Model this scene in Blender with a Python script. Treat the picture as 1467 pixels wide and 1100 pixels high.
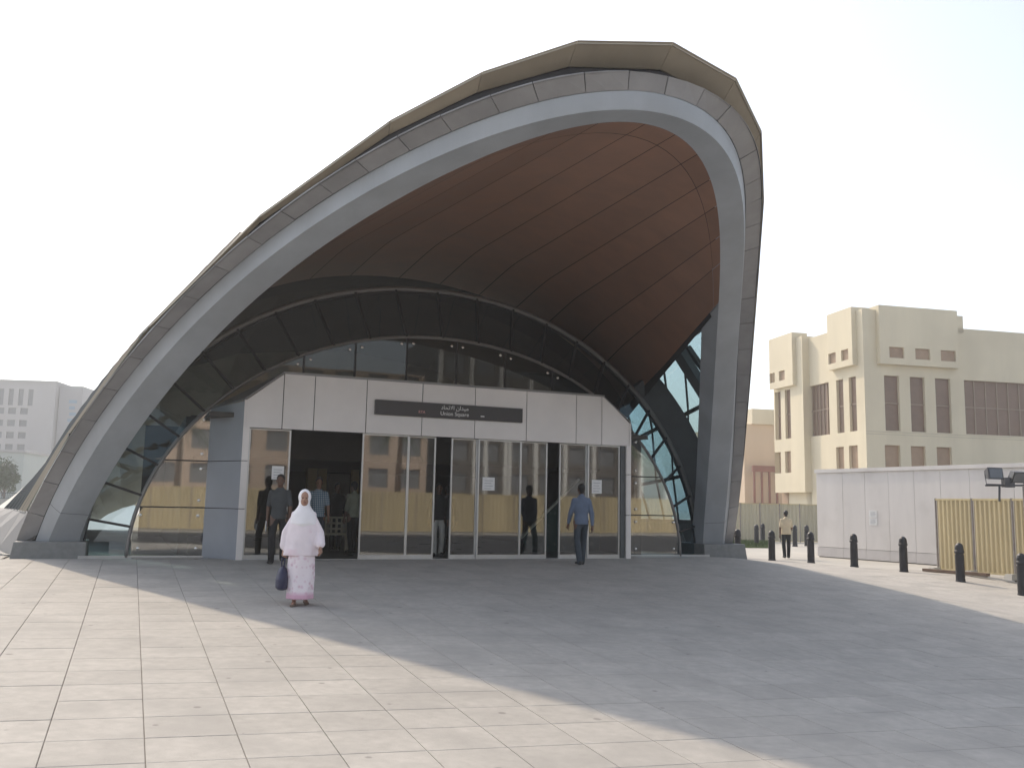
import bpy, bmesh, math, random
import numpy as np
from mathutils import Vector, Matrix

for _o in list(bpy.data.objects):
    bpy.data.objects.remove(_o, do_unlink=True)
S = bpy.context.scene
COL = S.collection
R = math.radians
rng = random.Random(7)

# ------------------------------------------------------------------ camera
FPX, CAMH = 1300.0, 1.2
PITCH, ROLL = R(7.67), R(1.15)
_fw = np.array([0, math.cos(PITCH), math.sin(PITCH)])
_up = np.array([0, -math.sin(PITCH), math.cos(PITCH)])
_rt = np.array([1.0, 0, 0])
CR = _rt * math.cos(ROLL) + _up * math.sin(ROLL)
CU = _up * math.cos(ROLL) - _rt * math.sin(ROLL)
CF = _fw
CPOS = np.array([0, 0, CAMH])
cam_d = bpy.data.cameras.new('camera')
cam = bpy.data.objects.new('camera', cam_d)
COL.objects.link(cam)
cam_d.sensor_width = 36
cam_d.lens = FPX / 1467 * 36
cam_d.clip_end = 6000
cam_d.clip_start = 0.05
mw = Matrix.Identity(4)
for i in range(3):
    mw[i][0] = CR[i]; mw[i][1] = CU[i]; mw[i][2] = -CF[i]; mw[i][3] = CPOS[i]
cam.matrix_world = mw
S.camera = cam

# ------------------------------------------------------------------ light
SUN_AZ, SUN_EL = R(-35), R(43)          # azimuth from +Y towards +X
world = bpy.data.worlds.new('World'); S.world = world
world.use_nodes = True
wn = world.node_tree.nodes; wl = world.node_tree.links
wn.clear()
sky = wn.new('ShaderNodeTexSky'); sky.sky_type = 'NISHITA'; sky.sun_disc = False
sky.sun_elevation = SUN_EL; sky.sun_rotation = SUN_AZ
sky.air_density = 1.0; sky.dust_density = 2.0; sky.ozone_density = 1.0
hs = wn.new('ShaderNodeHueSaturation'); hs.inputs['Saturation'].default_value = 0.5
bg = wn.new('ShaderNodeBackground'); bg.inputs['Strength'].default_value = 0.15
wo = wn.new('ShaderNodeOutputWorld')
wl.new(sky.outputs[0], hs.inputs['Color']); wl.new(hs.outputs[0], bg.inputs[0]); wl.new(bg.outputs[0], wo.inputs[0])
sun_d = bpy.data.lights.new('sun', 'SUN'); sun_d.energy = 2.0; sun_d.angle = R(1.3); sun_d.color = (0.90, 0.755, 0.58)
sun = bpy.data.objects.new('sun', sun_d); COL.objects.link(sun)
_sd = Vector((math.sin(SUN_AZ) * math.cos(SUN_EL), math.cos(SUN_AZ) * math.cos(SUN_EL), math.sin(SUN_EL)))
sun.rotation_euler = _sd.to_track_quat('Z', 'Y').to_euler()
sun.location = (-20, 30, 30)
vs = S.view_settings
vs.view_transform = 'Standard'; vs.look = 'None'; vs.gamma = 1.0; vs.exposure = 0.86
vs.use_curve_mapping = False
S.render.resolution_x = 1024; S.render.resolution_y = 767

# ------------------------------------------------------------------ frames of reference
PSI = R(22.5); S0 = 6.7; MF = 19.6       # station yaw, its axis right of the camera, depth of the door front
UX = np.array([math.cos(PSI), math.sin(PSI), 0]); NX = np.array([math.sin(PSI), -math.cos(PSI), 0])

def ray(px, py):
    return CF + CR * ((px - 733.5) / FPX) + CU * ((550 - py) / FPX)

def L2W(w, m, z=0.0):
    return UX * (w + S0) - NX * m + np.array([0, 0, z])

def W2L(P):
    return float(P @ UX - S0), float(-(P @ NX)), float(P[2])

def sst(a, b, x):
    t = min(1, max(0, (x - a) / (b - a)))
    return t * t * (3 - 2 * t)

def gz(X, Y):
    s = X * UX[0] + Y * UX[1]; m = -(X * NX[0] + Y * NX[1]); w = s - S0
    sl = max(0, 1 - max(m, 0) / 19.2) * (-0.6 - 0.06 * min(14, max(-10, s)))
    k = sst(-9, 2, m)
    return sl * k - 0.75 * (1 - k) - 0.45 * sst(7.4, 11.5, w) * sst(4, 16, m)

def ghit(px, py, z0=-0.3):
    d = ray(px, py); z = z0
    for _ in range(80):
        P = CPOS + d * ((z - CAMH) / d[2]); z = 0.5 * z + 0.5 * gz(P[0], P[1])
    return P

def at_m(px, py, m0):
    d = ray(px, py); P = CPOS + d * (m0 / -(d @ NX)); return W2L(P)

def at_plane(px, py, q, n):
    d = ray(px, py); return CPOS + d * (((q - CPOS) @ n) / (d @ n))

def proj(P):
    d = np.asarray(P, float) - CPOS; k = d @ CF
    return 733.5 + FPX * (d @ CR) / k, 550 - FPX * (d @ CU) / k

# ------------------------------------------------------------------ materials
MATS = {}
def nodes_of(name):
    m = bpy.data.materials.new(name); m.use_nodes = True
    nt = m.node_tree; nt.nodes.clear()
    out = nt.nodes.new('ShaderNodeOutputMaterial')
    return m, nt, out

def mat(name, col, rough=0.6, metal=0.0, var=0.12, scale=3.0, bump=0.0, bscale=40.0, rnd=0.0, island=False, spec=0.5, detail=6.0, streak=False, hue=None, spots=False):
    if name in MATS: return MATS[name]
    m, nt, out = nodes_of(name); N = nt.nodes; L = nt.links
    p = N.new('ShaderNodeBsdfPrincipled'); L.new(p.outputs[0], out.inputs[0])
    p.inputs['Roughness'].default_value = rough; p.inputs['Metallic'].default_value = metal
    p.inputs['Specular IOR Level'].default_value = spec
    tc = N.new('ShaderNodeTexCoord')
    geo = N.new('ShaderNodeNewGeometry')
    mp = N.new('ShaderNodeMapping'); L.new(geo.outputs['Position'], mp.inputs[0])
    if streak: mp.inputs['Scale'].default_value = (1, 1, 0.18)
    nz = N.new('ShaderNodeTexNoise'); nz.inputs['Scale'].default_value = scale; nz.inputs['Detail'].default_value = detail
    nz.inputs['Roughness'].default_value = 0.62
    L.new(mp.outputs[0], nz.inputs['Vector'])
    mr = N.new('ShaderNodeMapRange'); mr.inputs[1].default_value = 0.3; mr.inputs[2].default_value = 0.7
    mr.inputs[3].default_value = 1 - var; mr.inputs[4].default_value = 1 + var
    L.new(nz.outputs['Fac'], mr.inputs[0])
    fac = mr.outputs[0]
    if rnd > 0:
        if island:
            src = geo.outputs['Random Per Island']
        else:
            oi = N.new('ShaderNodeObjectInfo'); src = oi.outputs['Random']
        r2 = N.new('ShaderNodeMapRange'); r2.inputs[3].default_value = 1 - rnd; r2.inputs[4].default_value = 1 + rnd
        L.new(src, r2.inputs[0])
        mu = N.new('ShaderNodeMath'); mu.operation = 'MULTIPLY'; L.new(fac, mu.inputs[0]); L.new(r2.outputs[0], mu.inputs[1])
        fac = mu.outputs[0]
    vm = N.new('ShaderNodeVectorMath'); vm.operation = 'SCALE'; vm.inputs[0].default_value = col[:3]
    L.new(fac, vm.inputs['Scale'])
    cout = vm.outputs[0]
    if hue:
        # a second tint in blotches of its own
        n2 = N.new('ShaderNodeTexNoise'); n2.inputs['Scale'].default_value = hue[1]; n2.inputs['Detail'].default_value = 4
        L.new(geo.outputs['Position'], n2.inputs['Vector'])
        r3 = N.new('ShaderNodeMapRange'); r3.inputs[1].default_value = hue[2]; r3.inputs[2].default_value = hue[3]
        L.new(n2.outputs['Fac'], r3.inputs[0])
        mx = N.new('ShaderNodeMix'); mx.data_type = 'RGBA'
        L.new(r3.outputs[0], mx.inputs[0]); L.new(cout, mx.inputs[6]); mx.inputs[7].default_value = (*hue[0], 1)
        cout = mx.outputs[2]
    if spots:
        # trodden-in gum and grit: small dark spots, few and irregular
        vo = N.new('ShaderNodeTexVoronoi'); vo.voronoi_dimensions = '2D'; vo.inputs['Scale'].default_value = 1.3; L.new(geo.outputs['Position'], vo.inputs['Vector'])
        sep = N.new('ShaderNodeSeparateColor'); L.new(vo.outputs['Color'], sep.inputs[0])
        th = N.new('ShaderNodeMapRange'); th.inputs[1].default_value = 0.35; th.inputs[2].default_value = 1.0; th.inputs[3].default_value = 0.0; th.inputs[4].default_value = 0.055
        L.new(sep.outputs[0], th.inputs[0])
        lt = N.new('ShaderNodeMath'); lt.operation = 'SUBTRACT'; L.new(th.outputs[0], lt.inputs[0]); L.new(vo.outputs['Distance'], lt.inputs[1])
        sm_ = N.new('ShaderNodeMapRange'); sm_.inputs[1].default_value = 0.0; sm_.inputs[2].default_value = 0.02; sm_.inputs[4].default_value = 0.42; L.new(lt.outputs[0], sm_.inputs[0])
        mxs = N.new('ShaderNodeMix'); mxs.data_type = 'RGBA'; L.new(sm_.outputs[0], mxs.inputs[0]); L.new(cout, mxs.inputs[6]); mxs.inputs[7].default_value = (0.10, 0.095, 0.09, 1)
        cout = mxs.outputs[2]
    L.new(cout, p.inputs['Base Color'])
    rr = N.new('ShaderNodeMapRange'); rr.inputs[3].default_value = max(0, rough - 0.1); rr.inputs[4].default_value = min(1, rough + 0.1)
    L.new(nz.outputs['Fac'], rr.inputs[0]); L.new(rr.outputs[0], p.inputs['Roughness'])
    if bump > 0:
        nb = N.new('ShaderNodeTexNoise'); nb.inputs['Scale'].default_value = bscale; nb.inputs['Detail'].default_value = 4
        L.new(geo.outputs['Position'], nb.inputs['Vector'])
        b = N.new('ShaderNodeBump'); b.inputs['Strength'].default_value = bump; b.inputs['Distance'].default_value = 0.02
        L.new(nb.outputs['Fac'], b.inputs['Height']); L.new(b.outputs[0], p.inputs['Normal'])
    MATS[name] = m
    return m

def glass(name, tint, refl=0.12, rough=0.01, gcol=(1, 1, 1), warp=0.0, rmax=1.0):
    if name in MATS: return MATS[name]
    m, nt, out = nodes_of(name); N = nt.nodes; L = nt.links
    tr = N.new('ShaderNodeBsdfTransparent'); tr.inputs[0].default_value = (*tint, 1)
    gl = N.new('ShaderNodeBsdfGlossy'); gl.inputs['Color'].default_value = (*gcol, 1); gl.inputs['Roughness'].default_value = rough
    fr = N.new('ShaderNodeFresnel'); fr.inputs[0].default_value = 1.5
    mr = N.new('ShaderNodeMapRange'); mr.inputs[1].default_value = 0.04; mr.inputs[2].default_value = 1.0
    mr.inputs[3].default_value = refl; mr.inputs[4].default_value = rmax
    L.new(fr.outputs[0], mr.inputs[0])
    mx = N.new('ShaderNodeMixShader'); L.new(mr.outputs[0], mx.inputs[0]); L.new(tr.outputs[0], mx.inputs[1]); L.new(gl.outputs[0], mx.inputs[2])
    if warp > 0:
        geo = N.new('ShaderNodeNewGeometry')
        nb = N.new('ShaderNodeTexNoise'); nb.inputs['Scale'].default_value = 1.3; nb.inputs['Detail'].default_value = 1
        L.new(geo.outputs['Position'], nb.inputs['Vector'])
        b = N.new('ShaderNodeBump'); b.inputs['Strength'].default_value = warp; b.inputs['Distance'].default_value = 0.02
        L.new(nb.outputs['Fac'], b.inputs['Height']); L.new(b.outputs[0], gl.inputs['Normal'])
    L.new(mx.outputs[0], out.inputs[0])
    MATS[name] = m
    return m

M_tile = mat('paving_stone', (0.425, 0.402, 0.368), 0.85, var=0.10, scale=9.0, detail=10.0, bump=0.12, bscale=60, rnd=0.05, spec=0.15, spots=True, hue=((0.345, 0.328, 0.303), 1.6, 0.46, 0.80))
M_tile_i = mat('paving_stone_far', (0.425, 0.402, 0.368), 0.85, var=0.10, scale=9.0, detail=10.0, bump=0.12, bscale=60, rnd=0.05, spec=0.15, spots=True, island=True, hue=((0.345, 0.328, 0.303), 1.6, 0.46, 0.80))
M_grout = mat('grout', (0.19, 0.175, 0.16), 0.9, var=0.25, scale=6)
M_ground = mat('concrete_ground', (0.42, 0.40, 0.36), 0.85, var=0.14, scale=0.6, bump=0.1)
M_panel = mat('grey_arch_panel', (0.295, 0.292, 0.295), 0.45, 0.12, var=0.13, scale=1.6, rnd=0.08, bump=0.02, bscale=3)
M_beam = mat('blue_grey_beam_paint', (0.37, 0.397, 0.425), 0.45, 0.1, var=0.13, scale=0.9, streak=True, hue=((0.30, 0.315, 0.33), 0.7, 0.48, 0.8))
M_dark = mat('dark_joint', (0.02, 0.02, 0.023), 0.7, var=0.1)
M_soffit = mat('brown_soffit_panel', (0.28, 0.15, 0.098), 0.45, 0.1, var=0.14, scale=1.5, rnd=0.11, streak=False)
M_lip = mat('bronze_roof_lip', (0.30, 0.258, 0.195), 0.55, 0.05, var=0.1, scale=1.5, rnd=0.06)
M_roof = mat('champagne_roof_panel', (0.42, 0.37, 0.29), 0.4, 0.4, var=0.1, scale=1.0, rnd=0.06)
M_skirt = mat('light_skirt_panel', (0.31, 0.30, 0.29), 0.75, 0.0, spec=0.15, var=0.08, scale=1.2, rnd=0.05)
M_steel = mat('dark_grey_steel', (0.085, 0.095, 0.10), 0.5, 0.2, var=0.12, scale=2)
M_rim = mat('wall_rim_metal', (0.20, 0.195, 0.19), 0.38, 0.4, var=0.1, scale=2)
M_fascia = mat('light_fascia_panel', (0.72, 0.69, 0.665), 0.45, 0.05, var=0.05, scale=1.2, rnd=0.03)
M_return = mat('grey_return_panel', (0.34, 0.36, 0.40), 0.42, 0.15, var=0.06, scale=1.2, rnd=0.04)
M_alu = mat('aluminium_frame', (0.52, 0.53, 0.53), 0.35, 0.6, var=0.06, scale=4)
M_block = mat('granite_block', (0.20, 0.205, 0.20), 0.65, var=0.15, scale=8, bump=0.1)
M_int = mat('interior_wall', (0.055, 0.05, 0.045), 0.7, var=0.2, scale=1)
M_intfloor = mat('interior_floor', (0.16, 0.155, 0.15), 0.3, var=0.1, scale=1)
M_cream = mat('cream_column', (0.55, 0.47, 0.26), 0.6, var=0.06)
M_sign = mat('sign_board', (0.028, 0.024, 0.025), 0.35, var=0.05)
M_white = mat('white_lettering', (0.72, 0.72, 0.70), 0.5, var=0.02)
M_pinkl = mat('red_lettering', (0.62, 0.30, 0.28), 0.5, var=0.02)
M_paper = mat('paper', (0.75, 0.75, 0.74), 0.8, var=0.04, scale=10)
M_print = mat('printed_grey', (0.35, 0.36, 0.38), 0.8, var=0.1, scale=60)
M_bolt = mat('steel_bolt', (0.62, 0.62, 0.6), 0.25, 0.8, var=0.05)
G_door = glass('door_glass', (0.60, 0.64, 0.62), 0.19, 0.022, (0.95, 0.95, 0.93), 0.012)
G_wall = glass('wall_glass', (0.42, 0.45, 0.43), 0.30, 0.025, (0.95, 0.95, 0.92), 0.02)
G_ring = glass('ring_glass', (0.50, 0.64, 0.72), 0.10, 0.012, (0.9, 0.95, 1.0), 0.02, rmax=0.5)
G_upper = glass('upper_glass', (0.36, 0.40, 0.38), 0.045, 0.01, (0.95, 0.95, 0.92), 0.02)
G_flank = glass('flank_glass', (0.38, 0.50, 0.51), 0.05, 0.01, rmax=0.25)

# ------------------------------------------------------------------ object helpers
def link(name, me, m=None, parent=None, smooth=False):
    o = bpy.data.objects.new(name, me); COL.objects.link(o)
    if m is not None and not me.materials: me.materials.append(m)
    if parent is not None: o.parent = parent
    if smooth:
        me.polygons.foreach_set('use_smooth', [True] * len(me.polygons)); me.update()
    return o

def mesh(verts, faces):
    me = bpy.data.meshes.new('mesh'); me.from_pydata([tuple(map(float, v)) for v in verts], [], faces); me.update(); return me

class MB:
    def __init__(s): s.v = []; s.f = []
    def add(s, vs, fs):
        k = len(s.v); s.v += [tuple(map(float, v)) for v in vs]; s.f += [tuple(i + k for i in f) for f in fs]; return s
    def box(s, x0, x1, y0, y1, z0, z1):
        return s.add([(x0, y0, z0), (x1, y0, z0), (x1, y1, z0), (x0, y1, z0), (x0, y0, z1), (x1, y0, z1), (x1, y1, z1), (x0, y1, z1)],
                     [(3, 2, 1, 0), (4, 5, 6, 7), (0, 1, 5, 4), (1, 2, 6, 5), (2, 3, 7, 6), (3, 0, 4, 7)])
    def bar(s, p, q, a, b, up=(0, 0, 1)):
        """box bar between two points, a wide, b deep"""
        p = Vector(p); q = Vector(q); d = (q - p).normalized(); up = Vector(up)
        if abs(d.dot(up)) > 0.98: up = Vector((1, 0, 0))
        x = d.cross(up).normalized() * (a / 2); y = x.cross(d).normalized() * (b / 2)
        vs = [p - x - y, p + x - y, p + x + y, p - x + y, q - x - y, q + x - y, q + x + y, q - x + y]
        return s.add(vs, [(3, 2, 1, 0), (4, 5, 6, 7), (0, 1, 5, 4), (1, 2, 6, 5), (2, 3, 7, 6), (3, 0, 4, 7)])
    def tube(s, pts, r, n=8, cap=True):
        pts = [Vector(p) for p in pts]; k = len(s.v); prev = None
        for i, p in enumerate(pts):
            d = (pts[min(i + 1, len(pts) - 1)] - pts[max(i - 1, 0)]).normalized()
            up = Vector((0, 0, 1)) if abs(d.z) < 0.95 else Vector((1, 0, 0))
            if prev is not None: x = (prev - d * prev.dot(d)).normalized()
            else: x = d.cross(up).normalized()
            prev = x; y = d.cross(x); rr = r[i] if isinstance(r, (list, tuple)) else r
            for j in range(n):
                a = 2 * math.pi * j / n; s.v.append(tuple(p + x * (rr * math.cos(a)) + y * (rr * math.sin(a))))
        for i in range(len(pts) - 1):
            for j in range(n):
                a = k + i * n + j; b = k + i * n + (j + 1) % n
                s.f.append((a, b, b + n, a + n))
        if cap:
            s.f.append(tuple(k + j for j in range(n))[::-1]); e = k + (len(pts) - 1) * n; s.f.append(tuple(e + j for j in range(n)))
        return s
    def lathe(s, prof, n=20, c=(0, 0, 0)):
        k = len(s.v)
        for r, z in prof:
            for j in range(n):
                a = 2 * math.pi * j / n; s.v.append((c[0] + r * math.cos(a), c[1] + r * math.sin(a), c[2] + z))
        for i in range(len(prof) - 1):
            for j in range(n):
                a = k + i * n + j; b = k + i * n + (j + 1) % n; s.f.append((a, b, b + n, a + n))
        s.f.append(tuple(k + j for j in range(n))[::-1]); e = k + (len(prof) - 1) * n; s.f.append(tuple(e + j for j in range(n)))
        return s
    def prism(s, poly, d):
        """polygon (list of 3D points) extruded along vector d"""
        n = len(poly); d = Vector(d)
        return s.add([Vector(p) for p in poly] + [Vector(p) + d for p in poly],
                     [tuple(range(n)), tuple(range(2 * n - 1, n - 1, -1))] + [(i, i + n, (i + 1) % n + n, (i + 1) % n) for i in range(n)])
    def build(s, name, m=None, parent=None, smooth=False, bevel=0.0):
        me = mesh(s.v, s.f)
        bm = bmesh.new(); bm.from_mesh(me); bmesh.ops.recalc_face_normals(bm, faces=bm.faces)
        if bevel > 0:
            bmesh.ops.bevel(bm, geom=[e for e in bm.edges if e.is_manifold and e.calc_face_angle(0) > 0.6], offset=bevel, segments=2, affect='EDGES', profile=0.5)
        bm.to_mesh(me); bm.free()
        return link(name, me, m, parent, smooth)

def tag(o, label, cat, group=None):
    o['label'] = label; o['category'] = cat
    if group: o['group'] = group
    return o
def kind(o, k): o['kind'] = k; return o
def empty(name, loc=(0, 0, 0), rz=0.0, label=None, cat=None, group=None):
    o = bpy.data.objects.new(name, None); COL.objects.link(o); o.location = [float(q) for q in loc]; o.rotation_euler = (0, 0, rz)
    o.empty_display_size = 0.2
    if label: tag(o, label, cat, group)
    return o
def copy_tree(o, parent=None):
    c = o.copy(); COL.objects.link(c); c.parent = parent
    for ch in list(o.children): copy_tree(ch, c)
    return c

# ------------------------------------------------------------------ ground
def axis_vals(lim, fine, step):
    v = list(np.arange(0, fine + 1e-6, step)); x = fine
    while x < lim: x *= 1.5; v.append(min(x, lim))
    return sorted(set([-q for q in v] + v))
gxs = axis_vals(2500, 48, 1.0); gys = axis_vals(2500, 60, 1.0)
gv = [(x, y, gz(x, y) - 0.035) for y in gys for x in gxs]
nx = len(gxs)
gf = [(j * nx + i, j * nx + i + 1, (j + 1) * nx + i + 1, (j + 1) * nx + i) for j in range(len(gys) - 1) for i in range(nx - 1)]
ground = kind(link('ground', mesh(gv, gf), M_ground, smooth=True), 'structure')

# the plaza: a grout bed and separate slabs on it
TS, TM = 0.606, 0.5565
cells = []
def spt(s, m, dz=0.0):
    P = UX * s - NX * m
    return (P[0], P[1], gz(P[0], P[1]) + dz)
i0, i1 = -26, 36
j0, j1 = -13, 42
for i in range(i0, i1):
    for j in range(j0, j1):
        s0, m0 = 0.2 + i * TS, 8.5 + j * TM
        w = s0 + TS / 2 - S0; mc = m0 + TM / 2
        if mc > 20.0 and abs(w) < 9.2: continue
        if mc > 21.5 and w < 0: continue
        if mc > 21.5 and w > 14.0: continue
        cells.append((s0, m0))
bv = []; bf = []
cset = set((round((a - 0.2) / TS) - i0, round((b - 8.5) / TM) - j0) for a, b in cells)
bs = np.arange(0.2 + i0 * TS, 0.2 + i1 * TS + .01, TS); bmv = np.arange(8.5 + j0 * TM, 8.5 + j1 * TM + .01, TM)
for b in bmv:
    for a in bs: bv.append(spt(a, b, -0.012))
for j in range(len(bmv) - 1):
    for i in range(len(bs) - 1):
        if (i, j) not in cset: continue
        k = j * len(bs) + i; bf.append((k, k + 1, k + 1 + len(bs), k + len(bs)))
plaza = kind(link('plaza', mesh(bv, bf), M_grout), 'structure')
def slab(s0, m0, g=0.0032):
    dz = rng.uniform(-0.0012, 0.0012)
    c = [(s0 + g, m0 + g), (s0 + TS - g, m0 + g), (s0 + TS - g, m0 + TM - g), (s0 + g, m0 + TM - g)]
    b = 0.004
    ci = [(s0 + g + b, m0 + g + b), (s0 + TS - g - b, m0 + g + b), (s0 + TS - g - b, m0 + TM - g - b), (s0 + g + b, m0 + TM - g - b)]
    vs = [spt(a, q, -0.02) for a, q in c] + [spt(a, q, -0.0025 + dz) for a, q in c] + [spt(a, q, dz) for a, q in ci]
    fs = [(0, 1, 5, 4), (1, 2, 6, 5), (2, 3, 7, 6), (3, 0, 4, 7), (4, 5, 9, 8), (5, 6, 10, 9), (6, 7, 11, 10), (7, 4, 8, 11), (8, 9, 10, 11)]
    return vs, fs
scored = []
for (s0, m0) in cells:
    q = [proj(spt(a, b)) if (UX * a - NX * b)[1] > 2.5 else None for a, b in ((s0, m0), (s0 + TS, m0), (s0 + TS, m0 + TM), (s0, m0 + TM))]
    area = 0
    if all(q):
        if any(-20 < p[0] < 1487 and p[1] < 1115 for p in q):
            area = abs(sum(q[i][0] * q[(i + 1) % 4][1] - q[(i + 1) % 4][0] * q[i][1] for i in range(4))) / 2
            if not any(0 <= p[0] <= 1467 and p[1] <= 1100 for p in q): area *= 0.2
    scored.append((area, s0, m0))
scored.sort(reverse=True)
for a, s0, m0 in scored[:299]:
    vs, fs = slab(s0, m0); o = link('paving_slab', mesh(vs, fs), M_tile, plaza)
mbr = MB()
for a, s0, m0 in scored[299:]:
    mbr.add(*slab(s0, m0))
kind(link('paving_slabs', mesh(mbr.v, mbr.f), M_tile_i, plaza), 'stuff')

# ------------------------------------------------------------------ station entrance: curves
K = 4
CP = ([8.2323, 0.9413, -0.0936, -0.1231], [-0.58, 8.1683, -0.1083, -0.5351, -0.1845], [15.6605, 5.7288, 0.3812, -0.2214])
CA = ([8.268, 0.4954, -0.1523, -0.0849], [-0.4119, 7.4777, -0.4106, -0.4771, -0.1102], [16.2158, 5.4541, -0.2308, -0.1164])
CB = ([7.3245, 0.3518, -0.0107, -0.0042], [-0.1909, 6.9298, -0.2274, -0.1763, -0.0588], [16.2317, 4.87, -0.1893, 0.0674])
def cv(c, f):
    f = np.asarray(f, float); a, b, d = c
    w = sum(a[k] * np.cos((2 * k + 1) * f) for k in range(K)); z = b[0] + sum(b[k + 1] * np.sin((2 * k + 1) * f) for k in range(K))
    m = sum(d[k] * np.cos(2 * k * f) for k in range(K))
    return np.stack([w, m - MF, z], -1)                    # station-local coordinates
def near(P, c):
    g = np.linspace(-0.03, math.pi + 0.03, 3000); Q = cv(c, g)
    return Q[((P[:, None] - Q) ** 2).sum(-1).argmin(1)] if len(P) < 400 else None
def SL(w, m, z): return (w, m - MF, z)

st_loc = L2W(0, MF, 0)
ST = empty('station_entrance', st_loc, PSI, 'shell shaped grey metro station entrance with leaning arch and glass doors', 'station')

# beam of the arch
fA = np.linspace(0.185, math.pi - 0.185, 121)
PA = cv(CA, fA); PBn = near(PA, CB)
T = np.gradient(PA, axis=0); T /= np.linalg.norm(T, axis=1)[:, None]
D = PBn - PA
NF = np.cross(T, D); NF /= np.linalg.norm(NF, axis=1)[:, None]
if NF[60, 1] > 0: NF = -NF
PM = PA + 0.32 * D + 0.2 * NF
secs = np.stack([PA, PA + 0.16 * D + 0.115 * NF, PM, PBn + 0.0 * NF, PBn - 0.45 * NF + 0.05 * D, PA - 0.40 * NF], 1)
vs = secs.reshape(-1, 3); ns = 6; fs = []
for i in range(len(PA) - 1):
    for j in range(ns):
        a = i * ns + j; b = i * ns + (j + 1) % ns
        fs.append((a, b, b + ns, a + ns))
fs.append(tuple(range(ns))); fs.append(tuple((len(PA) - 1) * ns + j for j in range(ns))[::-1])
me = mesh(vs, fs)
bm = bmesh.new(); bm.from_mesh(me); bmesh.ops.recalc_face_normals(bm, faces=bm.faces)
for e in bm.edges:
    e.smooth = e.calc_face_angle(0) < 0.35
bm.to_mesh(me); bm.free()
beam = link('arch_beam', me, M_beam, ST, smooth=True)
me.polygons.foreach_set('use_smooth', [True] * len(me.polygons))
# joints of the beam casing
for f in (0.33, 2.81):
    i = int(np.argmin(abs(fA - f)))
    jb = MB(); c0 = [Vector(p) + Vector(NF[i]) * 0.003 for p in secs[i][:4]]
    tv = Vector(T[i]) * 0.005
    jb.add([p - tv for p in c0] + [p + tv for p in c0], [(k, k + 1, k + 5, k + 4) for k in range(3)])
    jb.build('beam_joint', M_steel, beam)

# panel ring between the beam and the roof edge
SEAM = [2.965, 2.862, 2.789, 2.728, 2.669, 2.616, 2.564, 2.514, 2.464, 2.414, 2.363, 2.313, 2.256, 2.201, 2.137, 2.068, 1.98, 1.899, 1.787, 1.677, 1.572, 1.458, 1.354, 1.253, 1.166, 1.074, 1.015, 0.952, 0.896, 0.845, 0.788, 0.737, 0.685, 0.633, 0.579, 0.527, 0.465, 0.404, 0.333, 0.242, 0.136]
def ring_pt(f):
    P = cv(CP, f); A = near(P, CA); return P, A
backing = MB()
for a, b in zip(SEAM[:-1], SEAM[1:]):
    f = np.linspace(a, b, 5); P, A = ring_pt(f)
    A[:, 2] = np.maximum(A[:, 2], 0.30); P[:, 2] = np.maximum(P[:, 2], 0.05)
    A = A - (P - A) * 0.08
    nrm = np.cross(P[-1] - P[0], A[2] - P[2]); nrm /= np.linalg.norm(nrm)
    if nrm[1] > 0: nrm = -nrm
    Ab, Pb = A - nrm * 0.035, P - nrm * 0.035
    k = len(backing.v); backing.v += [tuple(q) for q in Pb] + [tuple(q) for q in Ab]
    backing.f += [(k + i, k + i + 1, k + i + 6, k + i + 5) for i in range(4)]
    L = np.linalg.norm(P[-1] - P[0]); g = 0.007 / L
    f = np.array([a + (b - a) * g, a + (b - a) * 0.5, b - (b - a) * g]); P, A = ring_pt(f)
    A[:, 2] = np.maximum(A[:, 2], 0.30); P[:, 2] = np.maximum(P[:, 2], 0.05)
    A = A + (P - A) * 0.04
    tilt = rng.uniform(-0.006, 0.006), rng.uniform(-0.006, 0.006); P = P + nrm * tilt[0]; A = A + nrm * tilt[1]
    pb = MB(); pb.add(list(P) + list(A) + list(P - nrm * .03) + list(A - nrm * .03),
        [(0, 1, 4, 3), (1, 2, 5, 4), (6, 7, 1, 0), (7, 8, 2, 1), (3, 4, 10, 9), (4, 5, 11, 10), (0, 3, 9, 6), (2, 8, 11, 5), (9, 10, 7, 6), (10, 11, 8, 7)])
    pb.build('arch_panel', M_panel, ST)
backing.build('arch_panel_backing', M_dark, ST)

# roof: lip, facets, glazed flanks
RF = [0.136, 0.28, 0.45, 0.62, 0.80, 0.97, 1.15, 1.341, 1.562, 1.801, 1.992, 2.144, math.pi - 0.80, math.pi - 0.62, math.pi - 0.45, math.pi - 0.28, math.pi - 0.136]
def lip_out(f):
    P = cv(CP, f); s = math.sin(f) ** 3.4
    return P + np.array([0.025 * P[0] * s, -0.04 * s, 0.50 * s + 0.015])
def lip_in(f):
    P = cv(CP, f); s = math.sin(f) ** 3.4
    return P + np.array([0.01 * P[0] * s, 0.06 + 0.24 * s, 0.24 * s + 0.012])
gap = MB()
for f in np.linspace(0.2, math.pi - 0.2, 80):
    kk = max(i for i in range(len(RF)) if RF[i] <= f); kk = min(kk, len(RF) - 2); q_ = (f - RF[kk]) / (RF[kk + 1] - RF[kk])
    P = cv(CP, f); gap.v += [tuple(P + np.array([0, 0.01, -0.02])), tuple(lip_in(RF[kk]) * (1 - q_) + lip_in(RF[kk + 1]) * q_ + np.array([0, 0.03, 0.0]))]
gap.f = [(2 * i, 2 * i + 2, 2 * i + 3, 2 * i + 1) for i in range(79)]
gap.build('roof_edge_gap', M_dark, ST)
def rear(f):
    th = f - 0.30 * math.sin(2 * f)
    lo = min(f, math.pi - f)
    fl = 3.6 * max(0, 1 - lo / 0.40) ** 1.3
    return np.array([(9.9 + fl) * math.cos(th), 33 - MF, max(0.2, 6.9 * math.sin(th))])
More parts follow.
